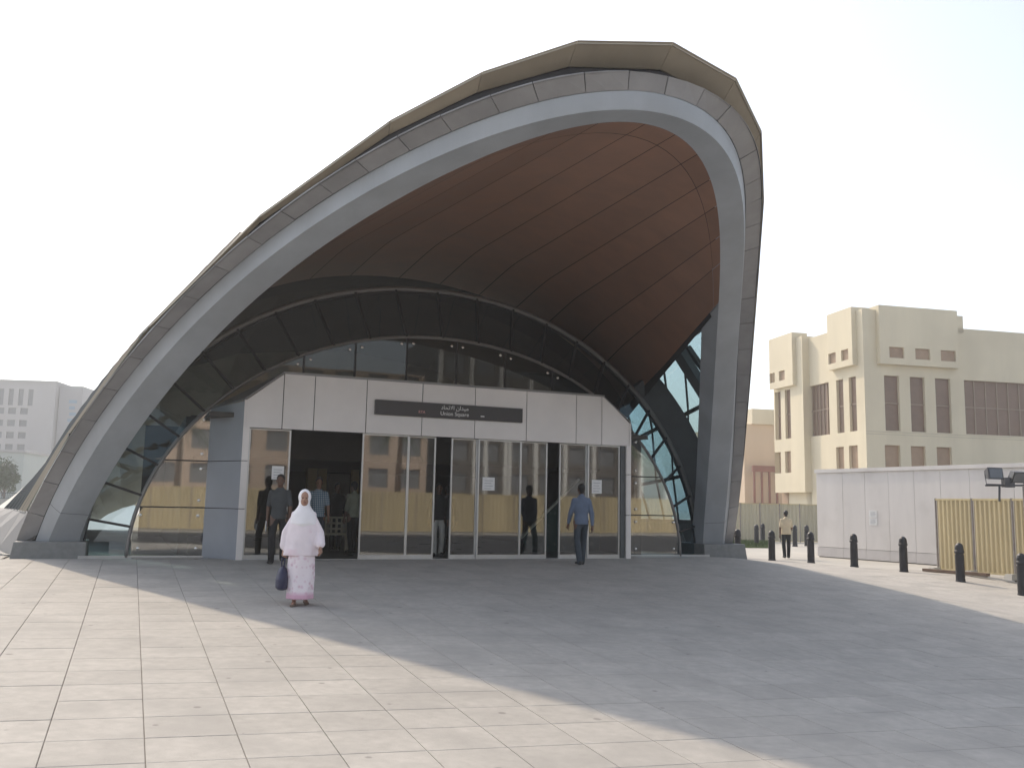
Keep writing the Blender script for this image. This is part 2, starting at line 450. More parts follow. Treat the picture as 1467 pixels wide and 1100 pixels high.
def roof_pt(f, t):
    a = lip_out(f); b = rear(f)
    P = a + (b - a) * t
    P[2] += 0.85 * math.sin(f) ** 3 * 4 * t * (1 - t)
    return P
for a, b in zip(RF[:-1], RF[1:]):
    e = 0.0006
    q = [lip_out(a + e), lip_out(b - e), lip_in(b - e), lip_in(a + e)]
    MB().prism([Vector(x) for x in q], (0, 0.03, 0.004)).build('roof_lip_panel', M_lip, ST)
TT = [0, 0.14, 0.32, 0.55, 0.78, 1.0]
def flank_skip(a, b): 
    lo = min(a, math.pi - b)
    return 0.27 < lo < 0.78
for a, b in zip(RF[:-1], RF[1:]):
    lo = min(a, math.pi - b)
    if flank_skip(a, b):
        # glazed bay with ribs
        ts = [0, 0.05, 0.1, 0.16, 0.23, 0.31, 0.4, 0.5, 0.62]
        for t0, t1 in zip(ts[:-1], ts[1:]):
            q = [roof_pt(a, t0), roof_pt(b, t0), roof_pt(b, t1), roof_pt(a, t1)]
            if a > 1.5 and lo > 0.6 and t1 < 0.33:      # opaque panels added to keep a sun streak off the plaza
                MB().prism([Vector(x) for x in q], (0, 0, -0.03)).build('sun_block_panel', M_roof, ST); continue
            MB().add(q, [(0, 1, 2, 3)]).build('flank_pane', G_flank, ST)
        for t in ts[1:]:
            MB().bar(roof_pt(a, t) + np.array([0, 0, -.03]), roof_pt(b, t) + np.array([0, 0, -.03]), 0.05, 0.09).build('flank_rib', M_lip if t < 0.2 else M_steel, ST)
        for f in (a, b):
            MB().bar(roof_pt(f, 0.03) + np.array([0, 0, -.08]), roof_pt(f, 0.62) + np.array([0, 0, -.06]), 0.06, 0.10).build('flank_bar', M_steel, ST)
        for t0, t1 in ((0.62, 0.8), (0.8, 1.0)):
            q = [roof_pt(a, t0), roof_pt(b, t0), roof_pt(b, t1), roof_pt(a, t1)]
            MB().prism([Vector(x) for x in q], (0, 0, -0.04)).build('roof_panel', M_roof, ST)
        continue
    mm = M_skirt if lo < 0.27 else M_roof
    for t0, t1 in zip(TT[:-1], TT[1:]):
        e = 0.0015; et = 0.0012
        q = [roof_pt(a + e, t0 + et), roof_pt(b - e, t0 + et), roof_pt(b - e, t1 - et), roof_pt(a + e, t1 - et)]
        MB().prism([Vector(x) for x in q], (0, 0, -0.04)).build('skirt_panel' if lo < 0.27 else 'roof_panel', mm, ST)
# dark lining added under the roof panels to stop light leaking through gaps
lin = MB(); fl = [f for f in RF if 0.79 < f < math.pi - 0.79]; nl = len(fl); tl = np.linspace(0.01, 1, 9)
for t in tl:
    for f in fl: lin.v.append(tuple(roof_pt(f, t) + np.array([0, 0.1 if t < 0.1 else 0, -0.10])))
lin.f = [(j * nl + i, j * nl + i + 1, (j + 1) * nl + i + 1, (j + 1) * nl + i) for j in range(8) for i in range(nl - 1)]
lin.build('light_gap_lining', M_int, ST)
# rear closing slope of the shell
for a, b in zip(RF[:-1], RF[1:]):
    q0, q1 = rear(a), rear(b)
    r0, r1 = np.array([q0[0] * 0.8, 40 - MF, 0.0]), np.array([q1[0] * 0.8, 40 - MF, 0.0])
    MB().add([q0, q1, r1 + np.array([0, 0, q1[2] * .25]), r0 + np.array([0, 0, q0[2] * .25])], [(0, 1, 2, 3)]).build('rear_roof_panel', M_roof, ST)
# skirt kerb down to the ground on each side
for sgn in (-1, 1):
    f = 0.136 if sgn > 0 else math.pi - 0.136
    p = [roof_pt(f, t) for t in (0, .25, .5, .75, 1)]
    kb = MB(); k = 0
    for q in p: kb.v += [tuple(q + np.array([-sgn * 0.03, 0, 0.0])), (q[0] + sgn * 0.12, q[1], 0.02), (q[0] + sgn * 0.12, q[1], -0.6), (q[0] - sgn * 0.2, q[1], -0.6)]
    for i in range(4):
        for j in range(4): kb.f.append((i * 4 + j, i * 4 + (j + 1) % 4, i * 4 + 4 + (j + 1) % 4, i * 4 + 4 + j))
    kb.f += [(0, 1, 2, 3), (19, 18, 17, 16)]
    kb.build('skirt_kerb', M_block, ST)

# foot blocks
for sgn in (-1, 1):
    fb = MB()
    x0, x1 = 7.46, 8.78
    fb.add([(sgn * x0, 20.55 - MF, -0.5), (sgn * (x1 + .1), 20.55 - MF, -0.5), (sgn * (x1 + .1), 22.1 - MF, -0.5), (sgn * x0, 22.1 - MF, -0.5),
            (sgn * x0, 20.62 - MF, 0.31), (sgn * x1, 20.62 - MF, 0.31), (sgn * x1, 22.0 - MF, 0.31), (sgn * x0, 22.0 - MF, 0.31)],
           [(3, 2, 1, 0), (4, 5, 6, 7), (0, 1, 5, 4), (1, 2, 6, 5), (2, 3, 7, 6), (3, 0, 4, 7)])
    fb.build('foot_block', M_block, ST, bevel=0.015)

# inner arches of the glass wall
def e2(th, k=1.0, dm=0.0):   # outer ring edge
    c, s = math.cos(th), math.sin(th)
    return np.array([7.66 * math.copysign(abs(c) ** 0.97, c) * k, 21.2 - MF + dm, 6.47 * max(0, s) ** 1.04 * k])
def e3(th, dm=0.0):
    c, s = math.cos(th), math.sin(th)
    return np.array([6.70 * math.copysign(abs(c) ** 0.98, c), 20.6 - MF + dm, 5.18 * max(0, s) ** 1.04])
MB().tube([e2(t) for t in np.linspace(0, math.pi, 90)], 0.075, 8).build('ring_rim', M_rim, ST, smooth=True)
MB().tube([e2(t, 0.985, -0.03) for t in np.linspace(0, math.pi, 90)], 0.035, 6).build('ring_gasket', M_dark, ST, smooth=True)
MB().tube([e3(t) for t in np.linspace(0, math.pi, 90)], 0.04, 8).build('wall_rim', M_rim, ST, smooth=True)
# wide steel band beside the lower ends of the ring
for sgn in (-1, 1):
    b = MB()
    ths = np.linspace(0.07, 0.76, 14)
    for th in ths:
        p = e2(th); n_ = np.array([p[0] / 7.66 ** 2, 0, p[2] / 6.47 ** 2]); n_ /= np.linalg.norm(n_)
        wdt = 0.62 * (0.45 + 0.55 * min(1, th / 0.4))
        p0 = p + n_ * 0.06 + np.array([0, -0.02, 0]); p1 = p + n_ * wdt + np.array([0, -0.42, 0])
        for q in (p0, p1, p1 + np.array([0, .3, 0]), p0 + np.array([0, .3, 0])): b.v.append((q[0] * sgn, q[1], q[2]))
    for i in range(13):
        for j in range(4): b.f.append((i * 4 + j, i * 4 + (j + 1) % 4, i * 4 + 4 + (j + 1) % 4, i * 4 + 4 + j))
    b.f += [(0, 1, 2, 3), (55, 54, 53, 52)]
    b.build('steel_band', M_steel, ST)
    # raking strut and its thinner companion
    pa, pb_ = at_m(972, 503, 18.9), at_m(1020, 580, 19.2)
    s1 = [(sgn * pa[0], pa[1] - MF, pa[2]), (sgn * pb_[0], pb_[1] - MF, pb_[2])]
    MB().bar(*s1, 0.30, 0.22).build('raking_strut', M_steel, ST)
    pa, pb_ = at_m(985, 497, 18.9), at_m(1024, 553, 19.0)
    MB().bar((sgn * pa[0], pa[1] - MF, pa[2]), (sgn * pb_[0], pb_[1] - MF, pb_[2]), 0.12, 0.12).build('raking_strut', M_steel, ST)

# ring panes and their mullions
RT = list(np.linspace(0.0, math.pi, 25))
for a, b in zip(RT[:-1], RT[1:]):
    mb_ = MB(); n_ = 4
    for t in np.linspace(a, b, n_ + 1): mb_.v += [tuple(e3(t)), tuple(e2(t))]
    mb_.f = [(2 * i, 2 * i + 2, 2 * i + 3, 2 * i + 1) for i in range(n_)]
    mb_.build('ring_pane', G_ring, ST)
for t in RT[1:-1]:
    MB().bar(e3(t, -0.015), e2(t, 1, -0.015), 0.05, 0.07, up=(0, 1, 0)).build('ring_mullion', M_dark, ST)

# glass wall inside the smaller arch: panes left, right and above the door box
def top3(w): 
    c = min(1, abs(w) / 6.70) ** (1 / 0.98); return 5.18 * max(0.0, 1 - c * c) ** 0.52
WZ = 20.6 - MF
def wall_pane(w0, w1, z0, z1):
    ws = np.linspace(w0, w1, 9); up = [(w, WZ, min(z1, top3(w) - 0.02)) for w in ws]; dn = [(w, WZ, z0) for w in ws]
    up = [u if u[2] > z0 else (u[0], WZ, z0 + 0.002) for u in up]
    if max(u[2] for u in up) - z0 < 0.05: return
    mb_ = MB(); mb_.v = dn + up; mb_.f = [(i, i + 1, i + 10, i + 9) for i in range(8)]
    mb_.build('wall_pane', G_wall if z0 < 3.5 else G_upper, ST)
    for w in (w0 + 0.13, w1 - 0.13):
        for z in (z0 + 0.14, min(z1, top3(w)) - 0.16):
            if z < top3(w) - 0.1 and z > z0 + 0.1 and rng.random() < 1.0:
                MB().lathe([(0.001, 0.0), (0.03, 0.0), (0.034, 0.02), (0.028, 0.035), (0.001, 0.04)], 10).build('glass_bolt', M_bolt, ST).matrix_local = Matrix.Translation((w, WZ - 0.005, z)) @ Matrix.Rotation(R(90), 4, 'X')
ZS = [0.03, 1.04, 2.03, 3.3]
for sgn in (-1, 1):
    for z0, z1 in zip(ZS[:-1], ZS[1:]):
        a, b = sorted((sgn * 5.22, sgn * 6.62)); wall_pane(a, b, z0 + 0.012, z1 - 0.012)
    for z in ZS[1:3]:
        x1 = 6.70 * math.sqrt(max(0, 1 - (z / 5.18) ** 1.92)) - 0.03
        a, b = sorted((sgn * 5.2, sgn * x1)); MB().box(a, b, WZ - 0.01, WZ + 0.05, z - 0.014, z + 0.014).build('wall_transom', M_dark, ST)
    MB().box(min(sgn * 7.6, sgn * 5.2), max(sgn * 7.6, sgn * 5.2), WZ - 0.03, WZ + 0.08, -0.4, 0.035).build('wall_sill', M_alu, ST)
WV = [-4.55, -3.28, -2.11, -0.88, 0.37, 1.64, 2.93, 4.5]
for a, b in zip(WV[:-1], WV[1:]):
    wall_pane(a + 0.012, b - 0.012, 3.86, 5.3)
for w in WV[1:-1]:
    MB().box(w - 0.02, w + 0.02, WZ - 0.01, WZ + 0.08, 3.8, top3(w)).build('wall_mullion', M_dark, ST)

# soffit between front arch and ring
def gmap(f):
    if f > math.pi / 2: return math.pi - gmap(math.pi - f)
    return f * 0.72 / 0.92 if f < 0.92 else 0.72 + (f - 0.92) * (math.pi / 2 - 0.72) / (math.pi / 2 - 0.92)
def sof(f, s, off=0.0):
    b = cv(CB, f); a = e2(gmap(f), 1.012, 0.0)
    P = b + (a - b) * s
    sf = math.sin(f)
    out = np.array([0.6 * math.cos(f), 0.0, sf]); 
    P = P + out * (1.10 * min(s, 0.9 + 0.1 * math.tanh((s - 0.9) / 0.1) if s > 0.9 else s) * max(0, (sf - 0.79) / 0.21) ** 0.45 + off)
    return P
SB = [0.92, 1.036, 1.117, 1.21, 1.296, 1.389, 1.486, 1.578, 1.689, 1.784, 1.881, 1.973, 2.06, 2.14, math.pi - 0.92]
def sgrid(a, b, s0, s1, nf, nss, off):
    vs = [sof(f, s, off) for s in np.linspace(s0, s1, nss + 1) for f in np.linspace(a, b, nf + 1)]
    fs = [(j * (nf + 1) + i, j * (nf + 1) + i + 1, (j + 1) * (nf + 1) + i + 1, (j + 1) * (nf + 1) + i) for j in range(nss) for i in range(nf)]
    return vs, fs
for a, b in zip(SB[:-1], SB[1:]):
    for s0, s1, nss in ((0.0, 0.055, 1), (0.0568, 1.32, 24)):
        e = 0.0010
        v_, f_ = sgrid(a + e, b - e, s0, s1, 3, nss, 0.0)
        link('soffit_panel', mesh(v_, f_), M_soffit, ST, smooth=True)
v_, f_ = sgrid(0.90, math.pi - 0.90, -0.004, 1.5, 40, 30, 0.035)
link('soffit_backing', mesh(v_, f_), M_dark, ST, smooth=True)
# closing edge of the soffit at each side
for sgn, f in ((1, 0.92), (-1, math.pi - 0.92)):
    eb = MB(); n_ = 12
    for s in np.linspace(0, 1, n_ + 1):
        p = sof(f, s); q = p + np.array([sgn * 0.16, 0, 0.10]); eb.v += [tuple(p + np.array([0, 0, -.012])), tuple(q)]
    eb.f = [(2 * i, 2 * i + 2, 2 * i + 3, 2 * i + 1) for i in range(n_)]
    eb.build('soffit_edge', M_dark, ST)

# ------------------------------------------------------------------ door box
ZD, ZF = 2.73, 3.905
FS = [-4.59, -3.84, -3.18, -2.04, -0.76, 0.51, 1.81, 3.12, 3.82, 4.59]
zc = 3.30     # where the clipped corners end
for k, (a, b) in enumerate(zip(FS[:-1], FS[1:])):
    g = 0.009
    za = ZF; poly = [(a + g, 0, ZD), (b - g, 0, ZD), (b - g, 0, ZF), (a + g, 0, ZF)]
    if k == 0: poly = [(a, 0, ZD), (b - g, 0, ZD), (b - g, 0, ZF - 0.01), (a, 0, zc)]
    if k == len(FS) - 2: poly = [(a + g, 0, ZD), (b, 0, ZD), (b, 0, zc), (a + g + 0.05, 0, ZF), (a + g, 0, ZF)]
    MB().prism(poly, (0, 0.03, 0)).build('fascia_panel', M_fascia, ST)
MB().prism([(-4.57, 0.045, ZD + .01), (4.57, 0.045, ZD + .01), (4.57, 0.045, zc), (3.9, 0.045, ZF - .02), (-3.84, 0.045, ZF - .02), (-4.57, 0.045, zc)], (0, 0.1, 0)).build('fascia_backing', M_dark, ST)
MB().box(-3.86, 3.9, 0.0, WZ, ZF + .003, ZF + 0.05).build('box_roof', M_rim, ST)
# returns, posts and clipped corners
for sgn in (-1, 1):
    xo, xi = (4.62, 5.22)
    poly = lambda z0, z1a, z1b: [(sgn * xo, 0.0, z0), (sgn * xi, WZ, z0), (sgn * xi, WZ, z1b), (sgn * xo, 0.0, z1a)]
    for z0, z1 in ((-0.05, 1.03), (1.045, 2.02), (2.035, 3.2)):
        top_a, top_b = (zc - 0.02, 3.16) if z1 == 3.2 else (z1, z1)
        MB().prism(poly(z0, top_a, top_b), (-sgn * 0.04, 0, 0)).build('return_panel', M_return, ST)
    # front post
    for z0, z1 in ((-0.05, 1.03), (1.045, 2.02), (2.035, ZD if sgn < 0 else ZD)):
        MB().box(min(sgn * 4.50, sgn * 4.63), max(sgn * 4.50, sgn * 4.63), -0.02, 0.10, z0, z1).build('front_post', M_fascia, ST)
    MB().box(min(sgn * 4.585, sgn * 4.63), max(sgn * 4.585, sgn * 4.63), -0.02, 0.06, ZD, zc).build('front_post', M_fascia, ST)
    # sloping cap
    MB().prism([(sgn * 4.63, -0.01, zc), (sgn * 3.84, -0.01, ZF + 0.015), (sgn * 3.84, WZ, ZF + 0.015), (sgn * 5.24, WZ, 3.15)], (0, 0, 0.03)).build('sloping_cap', M_rim, ST)
MB().box(4.37, 4.49, 0.03, 0.25, 0, ZD).build('dark_column', M_steel, ST)

def leaf(w0, w1, y, fixed=False, rails=True):
    o = empty('door_leaf' if not fixed else 'side_light', (w0, y, 0)); o.parent = ST
    W = w1 - w0; t = 0.035
    MB().add([(t, 0.02, 0.09), (W - t, 0.02, 0.09), (W - t, 0.02, ZD - 0.03), (t, 0.02, ZD - 0.03)], [(0, 1, 2, 3)]).build('pane', G_door, o)
    MB().box(0, t, 0, 0.05, 0.01, ZD - 0.004).build('stile', M_alu, o)
    MB().box(W - t, W, 0, 0.05, 0.01, ZD - 0.004).build('stile', M_alu, o)
    MB().box(t, W - t, 0, 0.05, 0.01, 0.095).build('bottom_rail', M_alu, o)
    MB().box(t, W - t, 0, 0.05, ZD - 0.035, ZD - 0.004).build('top_rail', M_alu, o)
    return o
leaf(-4.49, -3.62, 0.10, True)
leaf(-2.08, -1.02, 0.06); leaf(-1.02, -0.37, 0.115)
leaf(0.0, 0.64, 0.115); leaf(0.64, 1.72, 0.06); leaf(1.72, 2.42, 0.115)
leaf(2.74, 3.48, 0.115); leaf(3.48, 4.36, 0.06, True)
MB().box(-4.49, 4.49, 0.02, 0.30, -0.3, 0.008).build('threshold', M_alu, ST)

# interior hall
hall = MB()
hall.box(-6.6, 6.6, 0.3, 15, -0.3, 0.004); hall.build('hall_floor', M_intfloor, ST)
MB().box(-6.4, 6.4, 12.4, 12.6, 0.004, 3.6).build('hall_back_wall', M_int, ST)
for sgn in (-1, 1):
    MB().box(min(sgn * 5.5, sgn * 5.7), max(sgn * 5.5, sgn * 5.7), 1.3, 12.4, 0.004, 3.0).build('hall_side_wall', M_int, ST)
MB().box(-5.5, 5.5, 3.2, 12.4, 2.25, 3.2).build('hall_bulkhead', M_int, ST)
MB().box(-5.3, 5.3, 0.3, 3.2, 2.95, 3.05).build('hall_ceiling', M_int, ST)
def col_at(px, m, wd, z1):
    w = at_m(px, 720, m)[0]
    MB().box(w - wd / 2, w + wd / 2, m - MF, m - MF + wd, 0.004, z1).build('hall_column', M_cream, ST)
for px, wd in ((446, 0.30), (461, 0.24), (508, 0.22)): col_at(px, 28.5, wd, 2.25)
MB().box(at_m(470, 720, 31.5)[0], at_m(500, 720, 31.5)[0], 11.9, 12.38, 0.004, 2.2).build('hall_panel', mat('pale_hall_panel', (0.3, 0.28, 0.25), .6), ST)
# inclined balustrade of the escalator behind the right-hand doors
es = empty('escalator_side', (at_m(794, 760, 22.6)[0], 22.6 - MF, 0)); es.parent = ST
MB().prism([(-0.9, 0, 0.0), (-0.9, 0, 0.35), (0.7, 0, 1.9), (1.4, 0, 1.9), (1.4, 0, 0.0)], (0, 0.05, 0)).build('balustrade_panel', mat('teal_balustrade', (0.05, 0.10, 0.10), .25), es)
MB().bar((-1.0, -0.03, 0.36), (0.72, -0.03, 1.98), 0.08, 0.06).build('handrail', mat('pale_handrail', (0.6, 0.62, 0.55), .4), es)

# ------------------------------------------------------------------ sign
sg = empty('station_sign', L2W(-0.09, MF - 0.02, 3.315), PSI, 'long dark name board in Arabic and English on the pale panels over the doors', 'sign')
MB().box(-1.77, 1.77, -0.05, 0.03, -0.165, 0.165).build('board', M_sign, sg, bevel=0.006)
def text(s, size, x, z, m, name='lettering', align='CENTER', shear=0.0):
    c = bpy.data.curves.new('text', 'FONT'); c.body = s; c.size = size; c.align_x = align; c.extrude = 0.002; c.shear = shear
    t = bpy.data.objects.new('tmp', c); COL.objects.link(t)
    bpy.context.view_layer.update()
    me = bpy.data.meshes.new_from_object(t.evaluated_get(bpy.context.evaluated_depsgraph_get()))
    bpy.data.objects.remove(t)
    me.materials.clear()
    o = link(name, me, m, sg); o.matrix_local = Matrix.Translation((x, -0.054, z)) @ Matrix.Rotation(R(90), 4, 'X')
    return o
text('Union Square', 0.125, 0.08, -0.10, M_white)
# Arabic in presentation forms, visual order (left to right)
AR = 'ميدان الاتحاد'
FORMS = {'م': '\uFEE3', 'ي': '\uFEF4', 'د1': '\uFEAA', 'ا1': '\uFE8D', 'ن': '\uFEE5', 'ا': '\uFE8D', 'لا': '\uFEFB', 'ت': '\uFE97', 'ح': '\uFEA4', 'ا2': '\uFE8E', 'د': '\uFEA9'}
vis = ['\uFEE3', '\uFEF4', '\uFEAA', '\uFE8D', '\uFEE5', ' ', '\uFE8D', '\uFEFB', '\uFE97', '\uFEA4', '\uFE8E', '\uFEA9']
text(''.join(reversed(vis)), 0.13, 0.08, 0.035, M_white)
text('RTA', 0.085, -0.70, -0.085, M_pinkl)
MB().box(-0.045, 0.045, -0.055, -0.045, -0.012, 0.012).build('small_mark', M_white, sg).location = (0.76, 0, -0.075)

def notice(px, py, m, wd, ht, label):
    w, mm, z = at_m(px, py, m); o = empty('paper_notice', L2W(w, mm, z), PSI, label, 'notice')
    MB().box(-wd / 2, wd / 2, 0, 0.004, -ht / 2, ht / 2).build('sheet', M_paper, o)
    for k in range(4):
        z0 = ht / 2 - 0.07 - k * ht * 0.2
        MB().box(-wd * 0.35, wd * (0.35 - 0.12 * (k % 2)), -0.003, -0.001, z0 - 0.012, z0).build('printed_line', M_print, o)
notice(700, 693, MF + 0.075, 0.30, 0.30, 'white paper notice taped to the middle glass door leaf')
notice(855, 697, MF + 0.075, 0.27, 0.33, 'white paper notice taped to the glass beside the dark column')
notice(398, 677, MF + 0.113, 0.25, 0.28, 'white paper notice on the side glass next to the wide open doorway')

# ------------------------------------------------------------------ road and verge beyond the plaza
def at_z(px, py, z):
    d = ray(px, py); return CPOS + d * ((z - CAMH) / d[2])
M_asph = mat('asphalt', (0.055, 0.055, 0.058), 0.85, var=0.2, scale=1.5, bump=0.15, bscale=80)
M_grass = mat('verge_grass', (0.075, 0.11, 0.03), 0.8, var=0.35, scale=3)
M_kerb = mat('kerb_stone', (0.36, 0.35, 0.32), 0.8, var=0.12, scale=4)
rd = MB(); ms = list(np.arange(-18, -2.9, 2.5)); ss_ = list(np.arange(-60, 61, 6.0))
for m in ms:
    for s in ss_: rd.v.append(spt(s, m, 0.004))
rd.f = [(j * len(ss_) + i, j * len(ss_) + i + 1, (j + 1) * len(ss_) + i + 1, (j + 1) * len(ss_) + i) for j in range(len(ms) - 1) for i in range(len(ss_) - 1)]
kind(link('road', mesh(rd.v, rd.f), M_asph), 'structure')

# ------------------------------------------------------------------ bollards
M_black = mat('black_bollard_paint', (0.022, 0.021, 0.024), 0.45, 0.1, var=0.2, scale=5)
bo = empty('bollard', (0, 0, 0))
MB().lathe([(0.13, -0.25), (0.13, 0.0), (0.122, 0.03), (0.116, 0.06), (0.112, 0.70)], 20).build('shaft', M_black, bo, smooth=False)
MB().lathe([(0.100, 0.695), (0.100, 0.735)], 20).build('neck', M_black, bo)
MB().lathe([(0.113, 0.735), (0.124, 0.75), (0.124, 0.80), (0.114, 0.815), (0.108, 0.90), (0.092, 0.955), (0.058, 0.995), (0.02, 1.01), (0.002, 1.012)], 20).build('cap', M_black, bo)
near_b = [((1057, 799), 'black domed bollard closest to the granite foot of the arch'),
          ((1106, 802.5), 'black domed bollard standing just short of the walking man in a cream shirt'),
          ((1162, 806), 'black domed bollard in front of the white wall corner'),
          ((1224, 811), 'black domed bollard in front of the white wall near its taped notice'),
          ((1295, 819), 'black domed bollard before the white wall, next one from the yellow fence'),
          ((1376, 828), 'black domed bollard standing before the first yellow fence panel'),
          ((1465, 838), 'black domed bollard standing by the floodlight mast')]
far_b = [(1064.5, 772.5), (1084, 781), (1093, 776.6), (1139, 781.6), (1156, 781)]
first = True
def put_bollard(P, label, grp):
    global first
    o = bo if first else copy_tree(bo); first = False
    o.location = (P[0], P[1], gz(P[0], P[1])); tag(o, label, 'bollard', grp)
for p, lab in near_b: put_bollard(at_z(*p, -0.45), lab, 'bollards along the plaza edge')
far_l = ['small distant black bollard behind the grass verge next to the arch panels', 'small distant black bollard at the front edge of the grass verge', 'small distant black bollard standing behind the one at the verge edge',
         'small distant black bollard close by the arm of the walking man in a cream shirt', 'small distant black bollard beside the end of the white site wall']
for p, lab in zip(far_b, far_l): put_bollard(at_z(*p, -0.45), lab, 'distant bollards by the verge')

# ------------------------------------------------------------------ white site wall
M_wallw = mat('white_wall_panel', (0.66, 0.63, 0.605), 0.55, var=0.07, scale=1.3, rnd=0.03, streak=True, hue=((0.53, 0.50, 0.47), 0.9, 0.55, 0.9))
M_wallb = mat('wall_plinth', (0.56, 0.535, 0.52), 0.7, var=0.08, scale=1.5)
A0 = at_z(1172, 796, -0.45); B0 = at_z(1315, 806.5, -0.45)
wd = (B0 - A0); wd[2] = 0; wd /= np.linalg.norm(wd)
ang = math.atan2(wd[1], wd[0])
ww = empty('site_wall', (A0[0], A0[1], -0.45), ang, 'long white panelled site wall with a paper notice, behind the bollards', 'wall')
def along(px):                                 # distance along the wall where a pixel column crosses it
    n_ = np.array([-wd[1], wd[0], 0]); P = at_plane(px, 740, A0, n_); return float((P - A0) @ wd)
seams = [0.0] + [along(x) for x in (1208, 1240, 1274, 1311, 1349, 1391)]
step = 1.5
while seams[-1] < 26: seams.append(seams[-1] + step)
ztop = 3.30
for a, b in zip(seams[:-1], seams[1:]):
    MB().box(a + 0.006, b - 0.006, 0.0, 0.05, 0.36, ztop - 0.14).build('wall_panel', M_wallw, ww)
    MB().box(a + 0.006, b - 0.006, -0.03, 0.05, 0.0, 0.345).build('plinth_panel', M_wallb, ww)
MB().box(0.02, seams[-1], 0.055, 0.3, -0.2, ztop - 0.15).build('wall_core', mat('wall_core_grey', (0.3, 0.29, 0.28), .8), ww)
MB().box(-0.04, seams[-1], -0.05, 0.34, ztop - 0.135, ztop).build('coping', M_wallw, ww)
MB().box(0.0, 0.02, 0.055, 5.5, -0.1, ztop - 0.15).build('end_panel', M_wallw, ww)
MB().box(-0.03, 0.3, 0.345, 5.5, ztop - 0.135, ztop - 0.002).build('end_coping', M_wallw, ww)
no = empty('paper_notice', A0 + wd * along(1251) + np.array([0, 0, 1.5]), ang, 'pair of small paper sheets stuck on the white site wall', 'notice')
for z in (0.14, -0.14):
    MB().box(-0.17, 0.17, -0.012, -0.004, z - 0.125, z + 0.125).build('sheet', M_paper, no)
    for k in range(4): MB().box(-0.12, 0.12 - 0.04 * (k % 2), -0.016, -0.013, z + 0.07 - k * 0.045, z + 0.082 - k * 0.045).build('printed_line', M_print, no)

# ------------------------------------------------------------------ corrugated fences
M_yel = mat('yellow_corrugated_sheet', (0.57, 0.48, 0.29), 0.5, 0.1, var=0.10, scale=1.2, streak=True, rnd=0.04)
M_pale = mat('pale_corrugated_sheet', (0.52, 0.47, 0.34), 0.55, 0.1, var=0.10, scale=1.0, streak=True)
M_post = mat('galvanised_post', (0.30, 0.27, 0.25), 0.5, 0.5, var=0.2, scale=6)
M_rail = mat('fence_rail_paint', (0.55, 0.46, 0.26), 0.55, var=0.1)
def corr(L, z0, z1, pitch=0.15, dep=0.045):
    mb_ = MB(); xs = []; x = 0
    prof = [(0, 0), (0.30, 0), (0.5, 1), (0.80, 1), (1.0, 0)]
    n_ = max(1, round(L / pitch)); pt = L / n_
    pts = []
    for k in range(n_):
        for a, b in prof[:-1]: pts.append((k * pt + a * pt, -dep * b))
    pts.append((L, 0))
    for x, y in pts: mb_.v += [(x, y, z0), (x, y, z1), (x, y + 0.004, z1), (x, y + 0.004, z0)]
    for i in range(len(pts) - 1):
        for j in range(4): mb_.f.append((i * 4 + j, i * 4 + 4 + j, i * 4 + 4 + (j + 1) % 4, i * 4 + (j + 1) % 4))
    return mb_
def fence(P, Q, n_, h, m, label, cat='fence', feet=True, pitch=0.15, group=None, gapz=0.10):
    P = np.array(P, float); Q = np.array(Q, float); d = Q - P; d[2] = 0; L = np.linalg.norm(d); a = math.atan2(d[1], d[0])
    z = gz(P[0], P[1]); o = empty('hoarding_fence', (P[0], P[1], z), a, label, cat, group)
    l = L / n_
    for k in range(n_):
        c = corr(l - 0.07, gapz, h, pitch).build('sheet_panel', m, o); c.location = (k * l + 0.035, 0, 0)
        MB().box(k * l + 0.03, (k + 1) * l - 0.03, -0.05, 0.03, h - 0.005, h + 0.05).build('top_rail', M_rail, o)
        MB().box(k * l + 0.03, (k + 1) * l - 0.03, -0.052, 0.03, gapz - 0.05, gapz + 0.0).build('bottom_rail', M_rail, o)
    for k in range(n_ + 1):
        MB().tube([(k * l, -0.02, -0.1), (k * l, -0.02, h + 0.06)], 0.03, 8).build('post', M_post, o)
        if feet:
            MB().add([(k * l - .14, -.34, -.05), (k * l + .14, -.34, -.05), (k * l + .14, .34, -.05), (k * l - .14, .34, -.05), (k * l - .1, -.28, .11), (k * l + .1, -.28, .11), (k * l + .1, .28, .11), (k * l - .1, .28, .11)],
                     [(3, 2, 1, 0), (4, 5, 6, 7), (0, 1, 5, 4), (1, 2, 6, 5), (2, 3, 7, 6), (3, 0, 4, 7)]).build('foot', M_kerb, o)
    return o
F0 = at_z(1345, 818, -0.45); F1 = at_z(1393, 822, -0.45); F2 = at_z(1456, 828, -0.45)
fd = (F2 - F0); fl_ = np.linalg.norm(fd); fd = fd / fl_
fence(F0, F0 + fd * fl_ * 2, 4, 2.08, M_yel, 'yellow corrugated hoarding fence before the white site wall')
# timber lying under the fence
MB().bar((F0 + np.array([-0.55, -0.25, 0.05])), (F0 + fd * 1.9 + np.array([-0.3, -0.25, 0.05])), 0.16, 0.08).build('timber_plank', mat('weathered_timber', (0.16, 0.11, 0.08), .85, var=.3, scale=8))
tag(bpy.data.objects['timber_plank'], 'dark weathered timber lying at the foot of the yellow fence', 'plank')
G0 = at_z(1050, 774, -0.45); G1 = at_z(1168, 776.5, -0.45)
fence(G0 + (G0 - G1) * 0.15, G1 + (G1 - G0) * 0.3, 6, 2.05, M_pale, 'pale weathered corrugated fence behind the grass verge', pitch=0.2, feet=False, gapz=0.05)
